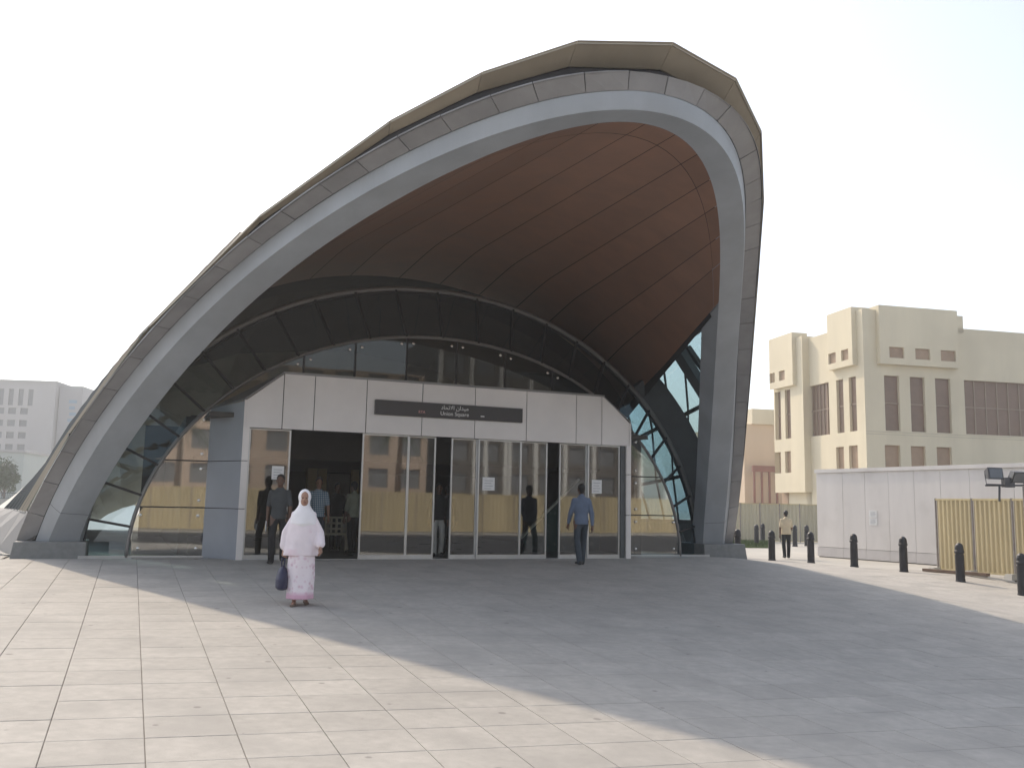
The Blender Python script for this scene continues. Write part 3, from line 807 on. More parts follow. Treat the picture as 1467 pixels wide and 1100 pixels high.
# grass verge in front of it
va, vb = at_z(1040, 783, -0.45), at_z(1106, 784, -0.45); vc, vd = at_z(1106, 777, -0.45), at_z(1040, 775.5, -0.45)
vg = MB()
vg.prism([Vector(p) + Vector((0, 0, -0.2)) for p in (va, vb, vc, vd)], (0, 0, 0.24))
verge = kind(vg.build('grass_verge', M_grass), 'structure')
gm = MB(); r2 = random.Random(3)
for k in range(2600):
    a, b = r2.random(), r2.random(); P = (va * (1 - a) + vb * a) * (1 - b) + (vd * (1 - a) + vc * a) * b
    h = r2.uniform(0.06, 0.16); an = r2.uniform(0, 6.28); dx, dy = 0.03 * math.cos(an), 0.03 * math.sin(an); z = -0.42
    gm.add([(P[0] - dx, P[1] - dy, z), (P[0] + dx, P[1] + dy, z), (P[0] + r2.uniform(-.05, .05), P[1] + r2.uniform(-.05, .05), z + h)], [(0, 1, 2)])
gr = kind(gm.build('verge_grass', M_grass), 'stuff'); gr['label'] = 'short green grass on the verge'

# ------------------------------------------------------------------ floodlight mast
M_lampb = mat('floodlight_casing', (0.07, 0.072, 0.08), 0.5, 0.3, var=0.15, scale=8)
M_lens = mat('floodlight_glass', (0.10, 0.11, 0.125), 0.12, 0.0, var=0.05)
FMq = F0 + fd * (fl_ * 1.02) + np.array([0.05, -0.42, 0])
fz = gz(FMq[0], FMq[1])
fm = empty('floodlight_mast', (FMq[0], FMq[1], fz), 0, 'thin mast with three dark floodlights above the yellow fence', 'floodlight')
MB().tube([(0, 0, -0.1), (0, 0, 2.62)], 0.035, 10).build('pole', M_post, fm)
MB().bar((-0.15, -.15, 0.02), (.15, .15, 0.02), 0.1, 0.05).build('base', M_post, fm)
MB().tube([(-1.0, 0.05, 2.60), (0.5, 0.05, 2.63)], 0.025, 8).build('crossarm', M_lampb, fm)
MB().tube([(-0.62, 0.05, 2.60), (-0.64, 0.05, 2.28), (-0.64, 0.05, 2.18)], 0.03, 8).build('hanging_socket', M_lampb, fm)
def lamp(x, z, tx, sc=1.0):
    o = empty('lamp_head', (x, 0.05, z)); o.parent = fm; o.rotation_euler = (tx, 0, 0.25)
    MB().add([(-.24 * sc, -.10, -.15), (.24 * sc, -.10, -.15), (.24 * sc, -.10, .17), (-.24 * sc, -.10, .17), (-.17 * sc, .12, -.10), (.17 * sc, .12, -.10), (.17 * sc, .12, .10), (-.17 * sc, .12, .10)],
             [(0, 1, 2, 3), (7, 6, 5, 4), (0, 4, 5, 1), (1, 5, 6, 2), (2, 6, 7, 3), (3, 7, 4, 0)]).build('casing', M_lampb, o)
    MB().box(-.20 * sc, .20 * sc, -.112, -.103, -.11, .13).build('lens', M_lens, o)
    MB().tube([(-.26 * sc, 0, 0), (-.26 * sc, 0, -.27), (.26 * sc, 0, -.27), (.26 * sc, 0, 0)], 0.014, 6).build('bracket', M_lampb, o)
lamp(-0.78, 2.90, R(-8)); lamp(-0.12, 2.86, R(28), 1.05); lamp(0.36, 2.88, R(-20), 0.95)
MB().box(-0.50, -0.24, -0.02, 0.18, 2.56, 2.82).build('junction_box', M_lampb, fm)

# ------------------------------------------------------------------ buildings
M_cr = mat('cream_render', (0.66, 0.59, 0.44), 0.85, var=0.07, scale=0.5, bump=0.03, streak=True, hue=((0.55, 0.485, 0.36), 0.22, 0.52, 0.85))
M_win = mat('brown_window_screen', (0.20, 0.132, 0.092), 0.5, var=0.1, scale=2, rnd=0.08)
M_win2 = mat('tan_window_screen', (0.34, 0.235, 0.155), 0.6, var=0.1, scale=2, rnd=0.06)
M_mull = mat('tan_mullion', (0.30, 0.23, 0.17), 0.6, var=0.05)
def holes(mb_, x0, x1, z0, z1, rects, flip, dep=0.22):
    """wall rectangle in (x, z) with openings; flip maps (x, d, z) to a 3D point, d being depth into the wall"""
    xs = sorted(set([x0, x1] + [q for r in rects for q in (r[0], r[1])])); zs = sorted(set([z0, z1] + [q for r in rects for q in (r[2], r[3])]))
    for a, b in zip(xs[:-1], xs[1:]):
        for c, d in zip(zs[:-1], zs[1:]):
            mx, mz = (a + b) / 2, (c + d) / 2
            if any(r[0] < mx < r[1] and r[2] < mz < r[3] for r in rects): continue
            mb_.add([flip(a, 0, c), flip(b, 0, c), flip(b, 0, d), flip(a, 0, d)], [(0, 1, 2, 3)])
    for r in rects:
        a, b, c, d = r
        for p, q in (((a, c), (b, c)), ((b, c), (b, d)), ((b, d), (a, d)), ((a, d), (a, c))):
            mb_.add([flip(p[0], 0, p[1]), flip(q[0], 0, q[1]), flip(q[0], dep, q[1]), flip(p[0], dep, p[1])], [(0, 1, 2, 3)])
def window(root, r, flip, m, cols=0, rows=0, dep=0.19):
    a, b, c, d = r; e = 0.02
    o = MB().add([flip(a - e, dep, c - e), flip(b + e, dep, c - e), flip(b + e, dep, d + e), flip(a - e, dep, d + e)], [(0, 1, 2, 3)]).build('window', m, root)
    for k in range(1, cols):
        x = a + (b - a) * k / cols
        MB().prism([flip(x - .04, dep - .05, c), flip(x + .04, dep - .05, c), flip(x + .04, dep - .05, d), flip(x - .04, dep - .05, d)], Vector(flip(0, .06, 0)) - Vector(flip(0, 0, 0))).build('mullion', M_mull, o)
    for k in range(1, rows):
        z = c + (d - c) * k / rows
        MB().prism([flip(a, dep - .06, z - .04), flip(b, dep - .06, z - .04), flip(b, dep - .06, z + .04), flip(a, dep - .06, z + .04)], Vector(flip(0, .05, 0)) - Vector(flip(0, 0, 0))).build('transom', M_mull, o)
BY = R(13.0); ub = np.array([math.cos(BY), math.sin(BY), 0]); vb_ = np.array([-math.sin(BY), math.cos(BY), 0])
d0 = ray(1240, 600); P0 = CPOS + d0 * (56 / d0[1]); P0[2] = -0.45
bb = empty('cream_building', P0, BY, 'cream rendered building with brown screened windows behind the white wall', 'building')
def fr(px, py, dy=0.0):
    P = at_plane(px, py, P0 + vb_ * dy, -vb_); return float((P - P0) @ ub), float(P[2] + 0.45)
def lf(px, py, dx=0.0):
    P = at_plane(px, py, P0 + ub * dx, ub); return float((P - P0) @ vb_), float(P[2] + 0.45)
def c5(x, y): return 1040 + x / 2.618, 420 + y / 2.618
def frect(x0, x1, y0, y1, f=fr):
    p = [f(*c5(x, y)) for x, y in ((x0, y0), (x1, y0), (x0, y1), (x1, y1))]
    xa, xb = (p[0][0] + p[2][0]) / 2, (p[1][0] + p[3][0]) / 2
    return [min(xa, xb), max(xa, xb), (p[2][1] + p[3][1]) / 2, (p[0][1] + p[1][1]) / 2]
def same(rs, z0=None, z1=None):
    za = sum(r[2] for r in rs) / len(rs) if z0 is None else z0; zb = sum(r[3] for r in rs) / len(rs) if z1 is None else z1
    return [[r[0], r[1], za, zb] for r in rs]
zmain = (fr(1420, 470)[1] + lf(1170, 485)[1]) / 2
ztall = (fr(1310, 441)[1] + lf(1210, 447)[1]) / 2
fsm = same([frect(600, 655, 207, 247), frect(697, 752, 212, 253), frect(792, 848, 217, 257)])
ftl = same([frect(596, 652, 310, 515), frect(693, 748, 315, 520), frect(788, 845, 320, 525)])
flw = same([frect(597, 655, 570, 660), frect(695, 750, 573, 664), frect(792, 848, 578, 668)], z0=1.2)
fbig = frect(897, 1118, 327, 532); fbig[1] = fbig[0] + (fbig[1] - fbig[0]) * 2.1; fbig[2], fbig[3] = ftl[0][2], ftl[0][3]
flipF = lambda x, d, z: (x, d, z)
flipL = lambda y, d, z: (d, y, z)
wf = MB(); holes(wf, 0, 34, -0.2, zmain, ftl + flw + [fbig], flipF)
lsm = same([frect(402, 430, 232, 272, lf), frect(450, 477, 215, 260, lf)], fsm[0][2], fsm[0][3])
ltl = same([frect(416, 442, 332, 525, lf), frect(463, 490, 318, 518, lf)], ftl[0][2], ftl[0][3])
llw = same([frect(414, 443, 577, 655, lf), frect(462, 495, 570, 650, lf)], flw[0][2], flw[0][3])
lmid = frect(294, 388, 355, 542, lf); lmid[2], lmid[3] = ftl[0][2], ftl[0][3]
yT0, yT1 = lf(*c5(292, 500), -0.5)[0], lf(*c5(190, 500), -0.5)[0]           # left tower
t_tl = same([frect(208, 230, 382, 553, lf), frect(246, 267, 374, 548, lf)], ftl[0][2], ftl[0][3])
t_lw = same([frect(207, 230, 600, 668, lf), frect(246, 268, 597, 665, lf)], flw[0][3] - 1.5, flw[0][3])
t_sm = same([frect(200, 220, 292, 332, lf), frect(236, 258, 284, 320, lf)], fsm[0][2] - 0.4, fsm[0][3] - 0.4)
holes(wf, 0, yT0, -0.2, zmain, ltl + llw + [lmid], flipL)
wf.add([(0, 0, zmain), (34, 0, zmain), (34, yT1 - 0.02, zmain), (0, yT1 - 0.02, zmain), (34, yT1 - 0.02, -.2), (34, 0, -.2), (0, yT1 - 0.02, -.2)], [(0, 1, 2, 3), (1, 5, 4, 2), (2, 4, 6, 3)])
wf.build('wall', M_cr, bb)
for r in ftl: window(bb, r, flipF, M_win, 0, 2)
for r in flw: window(bb, r, flipF, M_win2)
window(bb, fbig, flipF, M_win, 11, 2)
for r in ltl: window(bb, r, flipL, M_win, 0, 2)
for r in llw: window(bb, r, flipL, M_win2)
window(bb, lmid, flipL, M_win, 7, 2)
# raised parapet bays: front, left and the tower
def bay(root, x0, x1, z0, z1, flip, rects, m=M_win2, th=0.35, bd=3.0):
    b = MB(); f2 = lambda x, d, z: flip(x, d - th, z)
    holes(b, x0, x1, z0, z1, rects, f2, 0.15)
    for q in ([(x0, 0, z0), (x1, 0, z0), (x1, bd, z0), (x0, bd, z0)], [(x0, 0, z1), (x1, 0, z1), (x1, bd, z1), (x0, bd, z1)], [(x0, 0, z0), (x0, 0, z1), (x0, bd, z1), (x0, bd, z0)], [(x1, 0, z0), (x1, 0, z1), (x1, bd, z1), (x1, bd, z0)], [(x0, bd, z0), (x1, bd, z0), (x1, bd, z1), (x0, bd, z1)]):
        b.add([f2(*p) for p in q], [(0, 1, 2, 3)])
    b.build('parapet_bay', M_cr, root)
    for r in rects: window(root, r, f2, m, dep=0.13)
xb0, xb1 = fr(1255, 480)[0], fr(1367, 480)[0]
bay(bb, xb0, xb1, fr(1310, 525)[1], ztall, flipF, fsm)
MB().box(xb1 + .005, fr(1380, 470)[0], 0.0, 3, zmain - .3, (zmain + ztall) / 2 + .3).build('parapet_step', M_cr, bb)
yb0, yb1 = lf(*c5(490, 150))[0], lf(*c5(397, 150))[0]
bay(bb, yb0, yb1, fr(1310, 525)[1], ztall, flipL, lsm)
MB().box(-0.02, xb0 - 0.01, -0.02, yb0 - 0.01, zmain - 0.3, ztall - 0.25).build('corner_block', M_cr, bb)
tw = MB(); f3 = lambda y, d, z: (d - 0.5, y, z); zt = lf(*c5(285, 160), -0.5)[1]
holes(tw, yT0, yT1, 3.0, zt, t_tl + t_lw, f3)
for q in ([(yT0, 0, 3.0), (yT1, 0, 3.0), (yT1, 1.4, 3.0), (yT0, 1.4, 3.0)], [(yT0, 0, zt), (yT1, 0, zt), (yT1, 1.4, zt), (yT0, 1.4, zt)], [(yT0, 0, 3.0), (yT0, 0, zt), (yT0, 1.4, zt), (yT0, 1.4, 3.0)], [(yT1, 0, 3.0), (yT1, 0, zt), (yT1, 1.4, zt), (yT1, 1.4, 3.0)], [(yT0, 1.4, zmain - .5), (yT1, 1.4, zmain - .5), (yT1, 1.4, zt), (yT0, 1.4, zt)]):
    tw.add([f3(*p) for p in q], [(0, 1, 2, 3)])
tw.add([(0, yT0, -.2), (0, yT1 - 0.02, -.2), (0, yT1 - 0.02, 3.0), (0, yT0, 3.0)], [(0, 1, 2, 3)])
tw.build('tower_wall', M_cr, bb)
for r in t_tl: window(bb, r, f3, M_win, 0, 2)
for r in t_lw: window(bb, r, f3, M_win2)
bay(bb, yT0 + (yT1 - yT0) * .22, yT1 - .1, t_sm[0][2] - 0.5, lf(*c5(235, 150), -0.8)[1], lambda y, d, z: (d - 0.5, y, z), t_sm, th=0.3, bd=1.2)
ya, yb = lf(*c5(236, 760))[0], lf(*c5(212, 760))[0]
MB().prism([(-.05, ya, 0), (-.05, yb, 0), (-.05, yb, 3.2), (-.05, (ya + yb) / 2, 3.9), (-.05, ya, 3.2)], (0.04, 0, 0)).build('arched_doorway', M_win2, bb)
# thin render joints, a little darker than the wall
for z in (flw[0][3] + 0.8, ftl[0][2] - 0.25):
    MB().box(0.0, 34, -0.010, 0.002, z, z + 0.025).build('render_joint', mat('darker_joint_cream', (0.45, 0.40, 0.31), .85), bb)

# second, tan building behind
M_tan = mat('tan_render', (0.60, 0.475, 0.35), 0.85, var=0.06, scale=0.3, streak=True)
M_rust = mat('rust_brown_paint', (0.25, 0.115, 0.085), 0.7, var=0.15, scale=2)
d1 = ray(1113, 650); Q0 = CPOS + d1 * (84 / d1[1]); Q0[2] = -0.45
tb = empty('tan_building', Q0, R(13), 'tan building with a rust coloured frame, beyond the corrugated fence', 'building')
MB().box(-3.3, 4, 0, 12, -0.2, 9.6).build('wall', M_tan, tb)
MB().box(-2.6, -0.2, -0.3, 5, 9.601, 11.0).build('roof_block', M_cr, tb)
for k in range(5): MB().box(-2.9 + k * 0.75, -2.74 + k * 0.75, -1.0, -0.85, -0.2, 5.2).build('frame_post', M_rust, tb)
MB().box(-3.0, 0.3, -1.02, -0.83, 5.2, 5.75).build('frame_beam', M_rust, tb)
MB().box(-3.0, 0.3, -1.02, -0.86, 2.2, 2.4).build('frame_beam', M_rust, tb)

# far block on the left, low annexe, palms-like shrubs and railing
M_far = mat('pale_concrete_far', (0.40, 0.385, 0.375), 0.8, var=0.05, scale=0.1)
M_farw = mat('grey_window_far', (0.17, 0.175, 0.185), 0.4, var=0.1, scale=1)
M_blue = mat('blue_sign_letters', (0.16, 0.25, 0.34), 0.5, var=0.05)
def farpt(px, Y): 
    d = ray(px, 700); P = CPOS + d * (Y / d[1]); P[2] = 0; return P
YB = 165.0
p0 = farpt(68, YB); hb = empty('hotel_block', p0, R(6), 'hazy grey multi storey block with rows of windows behind the left foot of the arch', 'building')
HB = CAMH + (711 - 548) / FPX * YB
fl3 = lambda x, d, z: (x, d, z)
rects = []
for fz_ in range(8):
    z = HB - 4.6 - 2.2 * fz_ - 1.3
    for k in range(9): rects.append([-2.6 - k * 2.05 - 1.3, -2.6 - k * 2.05, z, z + 1.15])
tall = [[-1.9 - k * 1.7 - 0.85 - 2, -1.9 - k * 1.7 - 2, HB - 4.3, HB - 1.3] for k in range(9)]
rects = [[r[0] - 2, r[1] - 2, r[2], r[3]] for r in rects]
wb = MB(); holes(wb, -24, 0, -1, HB, rects + tall, fl3, 0.3)
wb.add([(-24, 0, HB), (0, 0, HB), (0, 14, HB), (-24, 14, HB), (0, 14, -1), (0, 0, -1), (-24, 14, -1), (-24, 0, -1)], [(0, 1, 2, 3), (1, 5, 4, 2), (3, 2, 4, 6), (0, 3, 6, 7)])
wb.build('wall', M_far, hb)
for r in rects + tall: MB().add([(r[0], .28, r[2]), (r[1], .28, r[2]), (r[1], .28, r[3]), (r[0], .28, r[3])], [(0, 1, 2, 3)]).build('window', M_farw, hb)
MB().box(-24, 0.1, -0.2, 14, HB, HB + 0.35).build('parapet', M_far, hb)
tz = HB - 0.3
MB().box(0.2, 4.3, 1.2, 12, -1, tz).build('stair_tower', mat('grey_concrete_far', (0.31, 0.305, 0.31), .8, var=.05, scale=.1), hb)
for k in range(9): MB().box(2.0 + (k % 3) * 0.12, 3.4 - (k % 2) * 0.3, 1.12, 1.18, tz - 3.2 - k * 1.15, tz - 2.6 - k * 1.15).build('sign_letter', M_blue, hb)
p1 = farpt(30, 105); an = empty('low_annexe', p1, R(8), 'low pale green annexe in front of the hazy grey block', 'building')
M_anx = mat('pale_green_render', (0.42, 0.45, 0.42), .8, var=.05, scale=.2)
MB().box(-12, 0, 0, 8, -1, 6.2).build('wall', M_anx, an); MB().box(-12.2, 0.2, -.2, 8.2, 6.201, 6.5).build('roof', M_far, an)
for k in range(5): MB().box(-2.0 - k * 2.2, -0.7 - k * 2.2, -0.04, 0.02, 3.4, 4.8).build('window', M_farw, an)

# ------------------------------------------------------------------ vegetation
M_leaf = mat('foliage', (0.055, 0.085, 0.032), 0.6, var=0.45, scale=1.5)
M_bark = mat('bark', (0.14, 0.10, 0.075), 0.9, var=0.25, scale=6)
def tree(P, h, rad, label, seed):
    r = random.Random(seed); o = empty('shade_tree', P, 0, label, 'tree', None)
    tr_ = MB(); tr_.tube([(0, 0, -.2), (0.05, 0, h * .25), (0.0, 0.08, h * .45), (0.1, 0, h * .7)], [0.16, 0.13, 0.1, 0.04], 8)
    for k in range(6):
        a = r.uniform(0, 6.28); tr_.tube([(0, 0, h * (.28 + .05 * k)), (rad * .35 * math.cos(a), rad * .35 * math.sin(a), h * (.5 + .05 * k)), (rad * .7 * math.cos(a), rad * .7 * math.sin(a), h * (.6 + .05 * k))], [.07, .045, .015], 6)
    tr_.build('trunk', M_bark, o)
    c = MB()
    cl = [(r.gauss(0, rad * .42), r.gauss(0, rad * .42), h * .66 + r.gauss(0, h * .13), r.uniform(.3, .55) * rad) for _ in range(16)]
    for x, y, z, q in cl:
        for _ in range(130):
            u_ = Vector((r.gauss(0, 1), r.gauss(0, 1), r.gauss(0, 1))).normalized() * q * r.uniform(.55, 1.0)
            p = Vector((x, y, z)) + u_; t1 = Vector((r.gauss(0, 1), r.gauss(0, 1), r.gauss(0, .6))).normalized(); t2 = t1.cross(Vector((r.gauss(0, 1), r.gauss(0, 1), r.gauss(0, 1)))).normalized()
            s_ = r.uniform(.09, .17); c.add([p - t1 * s_, p + t2 * s_ * .5, p + t1 * s_, p - t2 * s_ * .5], [(0, 1, 2, 3)])
    c.build('crown', M_leaf, o); return o
tP = farpt(6, 92); tree((tP[0], tP[1], 0), 4.0, 1.6, 'small bushy tree by the low annexe near the left edge of the plaza', 11)
tP = farpt(-16, 90); tree((tP[0], tP[1], 0), 4.6, 1.9, 'slightly taller bushy tree left of the small one by the annexe', 12)
rp0, rp1 = farpt(-40, 78), farpt(60, 78)
rl = empty('railing', rp0, math.atan2(rp1[1] - rp0[1], rp1[0] - rp0[0]), 'dark metal railing behind the left foot of the arch', 'railing')
RLn = float(np.linalg.norm(rp1 - rp0))
MB().box(0, RLn, -.03, .03, 1.46, 1.52).build('top_rail', M_steel, rl); MB().box(0, RLn, -.02, .02, 1.02, 1.06).build('bottom_rail', M_steel, rl)
MB().box(0, RLn, -.12, .12, -.2, 0.98).build('plinth_wall', M_kerb, rl)
bal = MB().box(-.02, .02, -.02, .02, .95, 1.46).build('baluster', M_steel, rl)
for k in range(1, int(RLn / 0.16)):
    c = bal.copy(); COL.objects.link(c); c.parent = rl; c.location = (k * 0.16, 0, 0)

M_pole = mat('pale_pole', (0.6, 0.6, 0.58), .5, var=.05)
# ------------------------------------------------------------------ what the door glass mirrors: the far side of the road
def sm(s, m): P = UX * s - NX * m; return np.array([P[0], P[1], gz(P[0], P[1])])
fence(sm(52, -24), sm(-14, -24), 26, 2.75, mat('faded_yellow_sheet', (0.44, 0.375, 0.235), 0.55, var=0.2, scale=0.6, streak=True), 'long yellow corrugated hoarding across the road from the station doors', feet=False, pitch=0.3)
def block(s0, L, m, h, mt, label, cols, rows, piers=None, wm=None):
    ob = empty('office_block', sm(s0, m), PSI + math.pi, label, 'building')
    px = L / cols; rc = [[px * k + px * .2, px * k + px * .8, 3.6 + 3.4 * j, 5.6 + 3.4 * j] for k in range(cols) for j in range(rows)]
    wo_ = MB(); holes(wo_, 0, L, -1, h, rc, fl3, .3); wo_.add([(0, 0, h), (L, 0, h), (L, 14, h), (0, 14, h), (0, 14, -1), (0, 0, -1), (L, 0, -1), (L, 14, -1)], [(0, 1, 2, 3), (0, 3, 4, 5), (1, 6, 7, 2)])
    wo_.build('wall', mt, ob)
    for r in rc: MB().add([(r[0], .28, r[2]), (r[1], .28, r[2]), (r[1], .28, r[3]), (r[0], .28, r[3])], [(0, 1, 2, 3)]).build('window', M_farw, ob)
    if piers:
        for k in range(cols + 1): MB().box(k * px - .25, k * px + .25, -.5, -.002, -1, h + .4).build('pier', piers, ob)
block(29, 42, -54, 16, mat('pinkish_render', (0.45, 0.36, 0.29), .85, var=.08, scale=.2), 'pinkish beige block across the road facing the station doors', 12, 4)
block(70, 38, -58, 22, mat('brown_grey_cladding', (0.13, 0.115, 0.10), .6, var=.15, scale=.3), 'dark brown block with pale piers across the road', 10, 5, M_pole)
def palm(P, h, label, seed):
    r = random.Random(seed); o = empty('palm_tree', P, r.uniform(0, 6), label, 'palm', 'palms across the road')
    MB().tube([(0.05 * math.sin(k), 0.04 * math.cos(k * 1.3), -0.2 + (h + .2) * k / 10) for k in range(11)], [0.28 - 0.012 * k for k in range(11)], 10).build('trunk', M_bark, o)
    cr = MB()
    for k in range(26):
        a = k * 2.4; el = R(r.uniform(-35, 65)); L = r.uniform(2.2, 3.0); prev = None
        for j in range(9):
            t = j / 8; x = L * t * math.cos(el) ; z = h + L * t * math.sin(el) - 1.5 * t * t
            p = Vector((x * math.cos(a), x * math.sin(a), z)); side = Vector((-math.sin(a), math.cos(a), 0))
            if prev is not None:
                for sg_ in (-1, 1):
                    for q in (0.0, 0.5):
                        b_ = prev.lerp(p, q); tip = b_ + side * sg_ * (0.55 * math.sin(math.pi * min(.95, t + .12))) + (p - prev) * 0.8 + Vector((0, 0, -.22)); cr.add([b_, b_ + (p - prev) * .22, tip], [(0, 1, 2)])
            prev = p
    cr.build('crown', M_leaf, o)
for k, (s, m, h) in enumerate(((-6, -27, 6.5), (3, -28, 7.5), (13, -27, 6.5), (19, -29, 8.0), (40, -28, 7.0))):
    palm(sm(s, m), h, ['date palm behind the long hoarding across the road, first from its near end', 'tall date palm between two shorter ones behind the hoarding', 'short stout date palm in the middle behind the hoarding', 'tallest date palm behind the long hoarding', 'lone date palm before the dark brown block'][k], 40 + k)
for k, s in enumerate((22, 25, 27, 31)):
    P = sm(s, -26); o = MB().tube([(P[0], P[1], P[2] - .3), (P[0], P[1], P[2] + 11)], [0.22, 0.15], 10).build('flag_pole', M_pole)
    tag(o, ['tall pale pole behind the hoarding, next to the tallest palm', 'tall pale pole behind the hoarding, second from the tallest palm', 'tall pale pole behind the hoarding, third from the tallest palm', 'tall pale pole behind the hoarding, standing farthest from the tallest palm'][k], 'pole', 'pale poles across the road')

# ------------------------------------------------------------------ people
def capsule(mb_, p, q, r0, r1, sx=1.0, sy=1.0, n=12, k=4):
    """tapered capsule from p to q; sx, sy squash it along x and y about its axis"""
    p = Vector(p); q = Vector(q); d = q - p; L = d.length; dn = d.normalized() if L > 1e-6 else Vector((0, 0, 1))
    x = Vector((1, 0, 0)); x = (x - dn * x.dot(dn)); x = x.normalized() if x.length > 1e-3 else Vector((0, 1, 0)); y = dn.cross(x)
    rows = []
    for i in range(k + 1):
        a = math.pi / 2 * (1 - i / k); rows.append((-r0 * math.sin(a), r0 * math.cos(a)))
    for i in range(k + 1):
        a = math.pi / 2 * (i / k); rows.append((L + r1 * math.sin(a), r1 * math.cos(a)))
    vs_ = []
    for h, r in rows:
        for j in range(n):
            a = 2 * math.pi * j / n; vs_.append(p + dn * h + x * (max(r, 1e-4) * math.cos(a) * sx) + y * (max(r, 1e-4) * math.sin(a) * sy))
    fs_ = [(i * n + j, i * n + (j + 1) % n, (i + 1) * n + (j + 1) % n, (i + 1) * n + j) for i in range(len(rows) - 1) for j in range(n)]
    fs_ += [tuple(range(n))[::-1], tuple((len(rows) - 1) * n + j for j in range(n))]
    mb_.add(vs_, fs_)
def ellip(mb_, c, rx, ry, rz, n=16, k=10):
    vs_ = [(c[0] + rx * math.sin(math.pi * i / k) * math.cos(2 * math.pi * j / n), c[1] + ry * math.sin(math.pi * i / k) * math.sin(2 * math.pi * j / n), c[2] + rz * math.cos(math.pi * i / k)) for i in range(k + 1) for j in range(n)]
    mb_.add(vs_, [(i * n + j, (i + 1) * n + j, (i + 1) * n + (j + 1) % n, i * n + (j + 1) % n) for i in range(k) for j in range(n)])
def loft(mb_, rings, n=28):
    """stack of ellipses (cx, cy, z, rx, ry), optionally with a ripple (amp, count)"""
    vs_ = []
    for rg in rings:
        cx, cy, z, rx, ry = rg[:5]; amp, cnt, ph = rg[5:8] if len(rg) > 5 else (0, 1, 0)
        for j in range(n):
            a = 2 * math.pi * j / n; k = 1 + amp * math.sin(cnt * a + ph)
            vs_.append((cx + rx * k * math.cos(a), cy + ry * k * math.sin(a), z))
    fs_ = [(i * n + j, i * n + (j + 1) % n, (i + 1) * n + (j + 1) % n, (i + 1) * n + j) for i in range(len(rings) - 1) for j in range(n)]
    fs_ += [tuple(range(n))[::-1], tuple((len(rings) - 1) * n + j for j in range(n))]
    mb_.add(vs_, fs_)
def fuse(name, mb_, vox, m, parent, smooth=3):
    """melt overlapping pieces into one continuous skin"""
    me = mesh(mb_.v, mb_.f)
    bm = bmesh.new(); bm.from_mesh(me); bmesh.ops.recalc_face_normals(bm, faces=bm.faces); bm.to_mesh(me); bm.free()
    t = bpy.data.objects.new('tmp', me); COL.objects.link(t)
    md = t.modifiers.new('r', 'REMESH'); md.mode = 'VOXEL'; md.voxel_size = vox; md.use_smooth_shade = True
    sm_ = t.modifiers.new('s', 'SMOOTH'); sm_.factor = 0.5; sm_.iterations = smooth
    bpy.context.view_layer.update()
    out = bpy.data.meshes.new_from_object(t.evaluated_get(bpy.context.evaluated_depsgraph_get()))
    bpy.data.objects.remove(t); bpy.data.meshes.remove(me)
    out.materials.clear()
    return link(name, out, m, parent, smooth=True)
M_skin = mat('brown_skin', (0.24, 0.125, 0.08), 0.5, var=0.08, scale=8)
M_skin2 = mat('dark_skin', (0.13, 0.07, 0.045), 0.5, var=0.08, scale=8)
M_hair = mat('black_hair', (0.012, 0.011, 0.011), 0.5, var=0.2, scale=30)
M_eye = mat('dark_eye', (0.01, 0.008, 0.008), 0.3)
M_lips = mat('lip_tone', (0.20, 0.075, 0.06), 0.5)
M_shoe = mat('black_shoe', (0.015, 0.014, 0.014), 0.4, var=0.2)
def cloth(name, col, sc=7): return mat(name, col, 0.85, var=0.14, scale=sc, bump=0.25, bscale=14)

def hand(mb_, wrist, dirv, thumb_side, curl=0.5, s=1.0):
    """palm, four bent fingers and a thumb from the side of the palm"""
    w = Vector(wrist); d = Vector(dirv).normalized(); f = Vector((0, 1, 0)); f = (f - d * f.dot(d)).normalized()   # f: across the palm (thumb side = forward)
    inn = Vector((thumb_side, 0, 0)); inn = (inn - d * inn.dot(d) - f * inn.dot(f)).normalized()                      # palm faces the body
    capsule(mb_, w, w + d * 0.085 * s, 0.026 * s, 0.034 * s, 1, 1)
    for k, (o, L) in enumerate(((0.033, 0.070), (0.011, 0.080), (-0.011, 0.074), (-0.031, 0.056))):
        b = w + d * 0.088 * s + f * o * s
        k1 = b + (d * math.cos(curl * .6) + inn * math.sin(curl * .6)) * L * .5 * s; k2 = k1 + (d * math.cos(curl * 1.7) + inn * math.sin(curl * 1.7)) * L * .5 * s
        capsule(mb_, b, k1, 0.0105 * s, 0.0098 * s, n=8, k=2); capsule(mb_, k1, k2, 0.0098 * s, 0.0088 * s, n=8, k=2)
    t0 = w + d * 0.03 * s + f * 0.026 * s; t1 = t0 + (d * .6 + f * .6 + inn * .35).normalized() * 0.045 * s; t2 = t1 + (d * .9 + f * .15 + inn * .5).normalized() * 0.035 * s
    capsule(mb_, t0, t1, 0.0125 * s, 0.011 * s, n=8, k=2); capsule(mb_, t1, t2, 0.011 * s, 0.0095 * s, n=8, k=2)

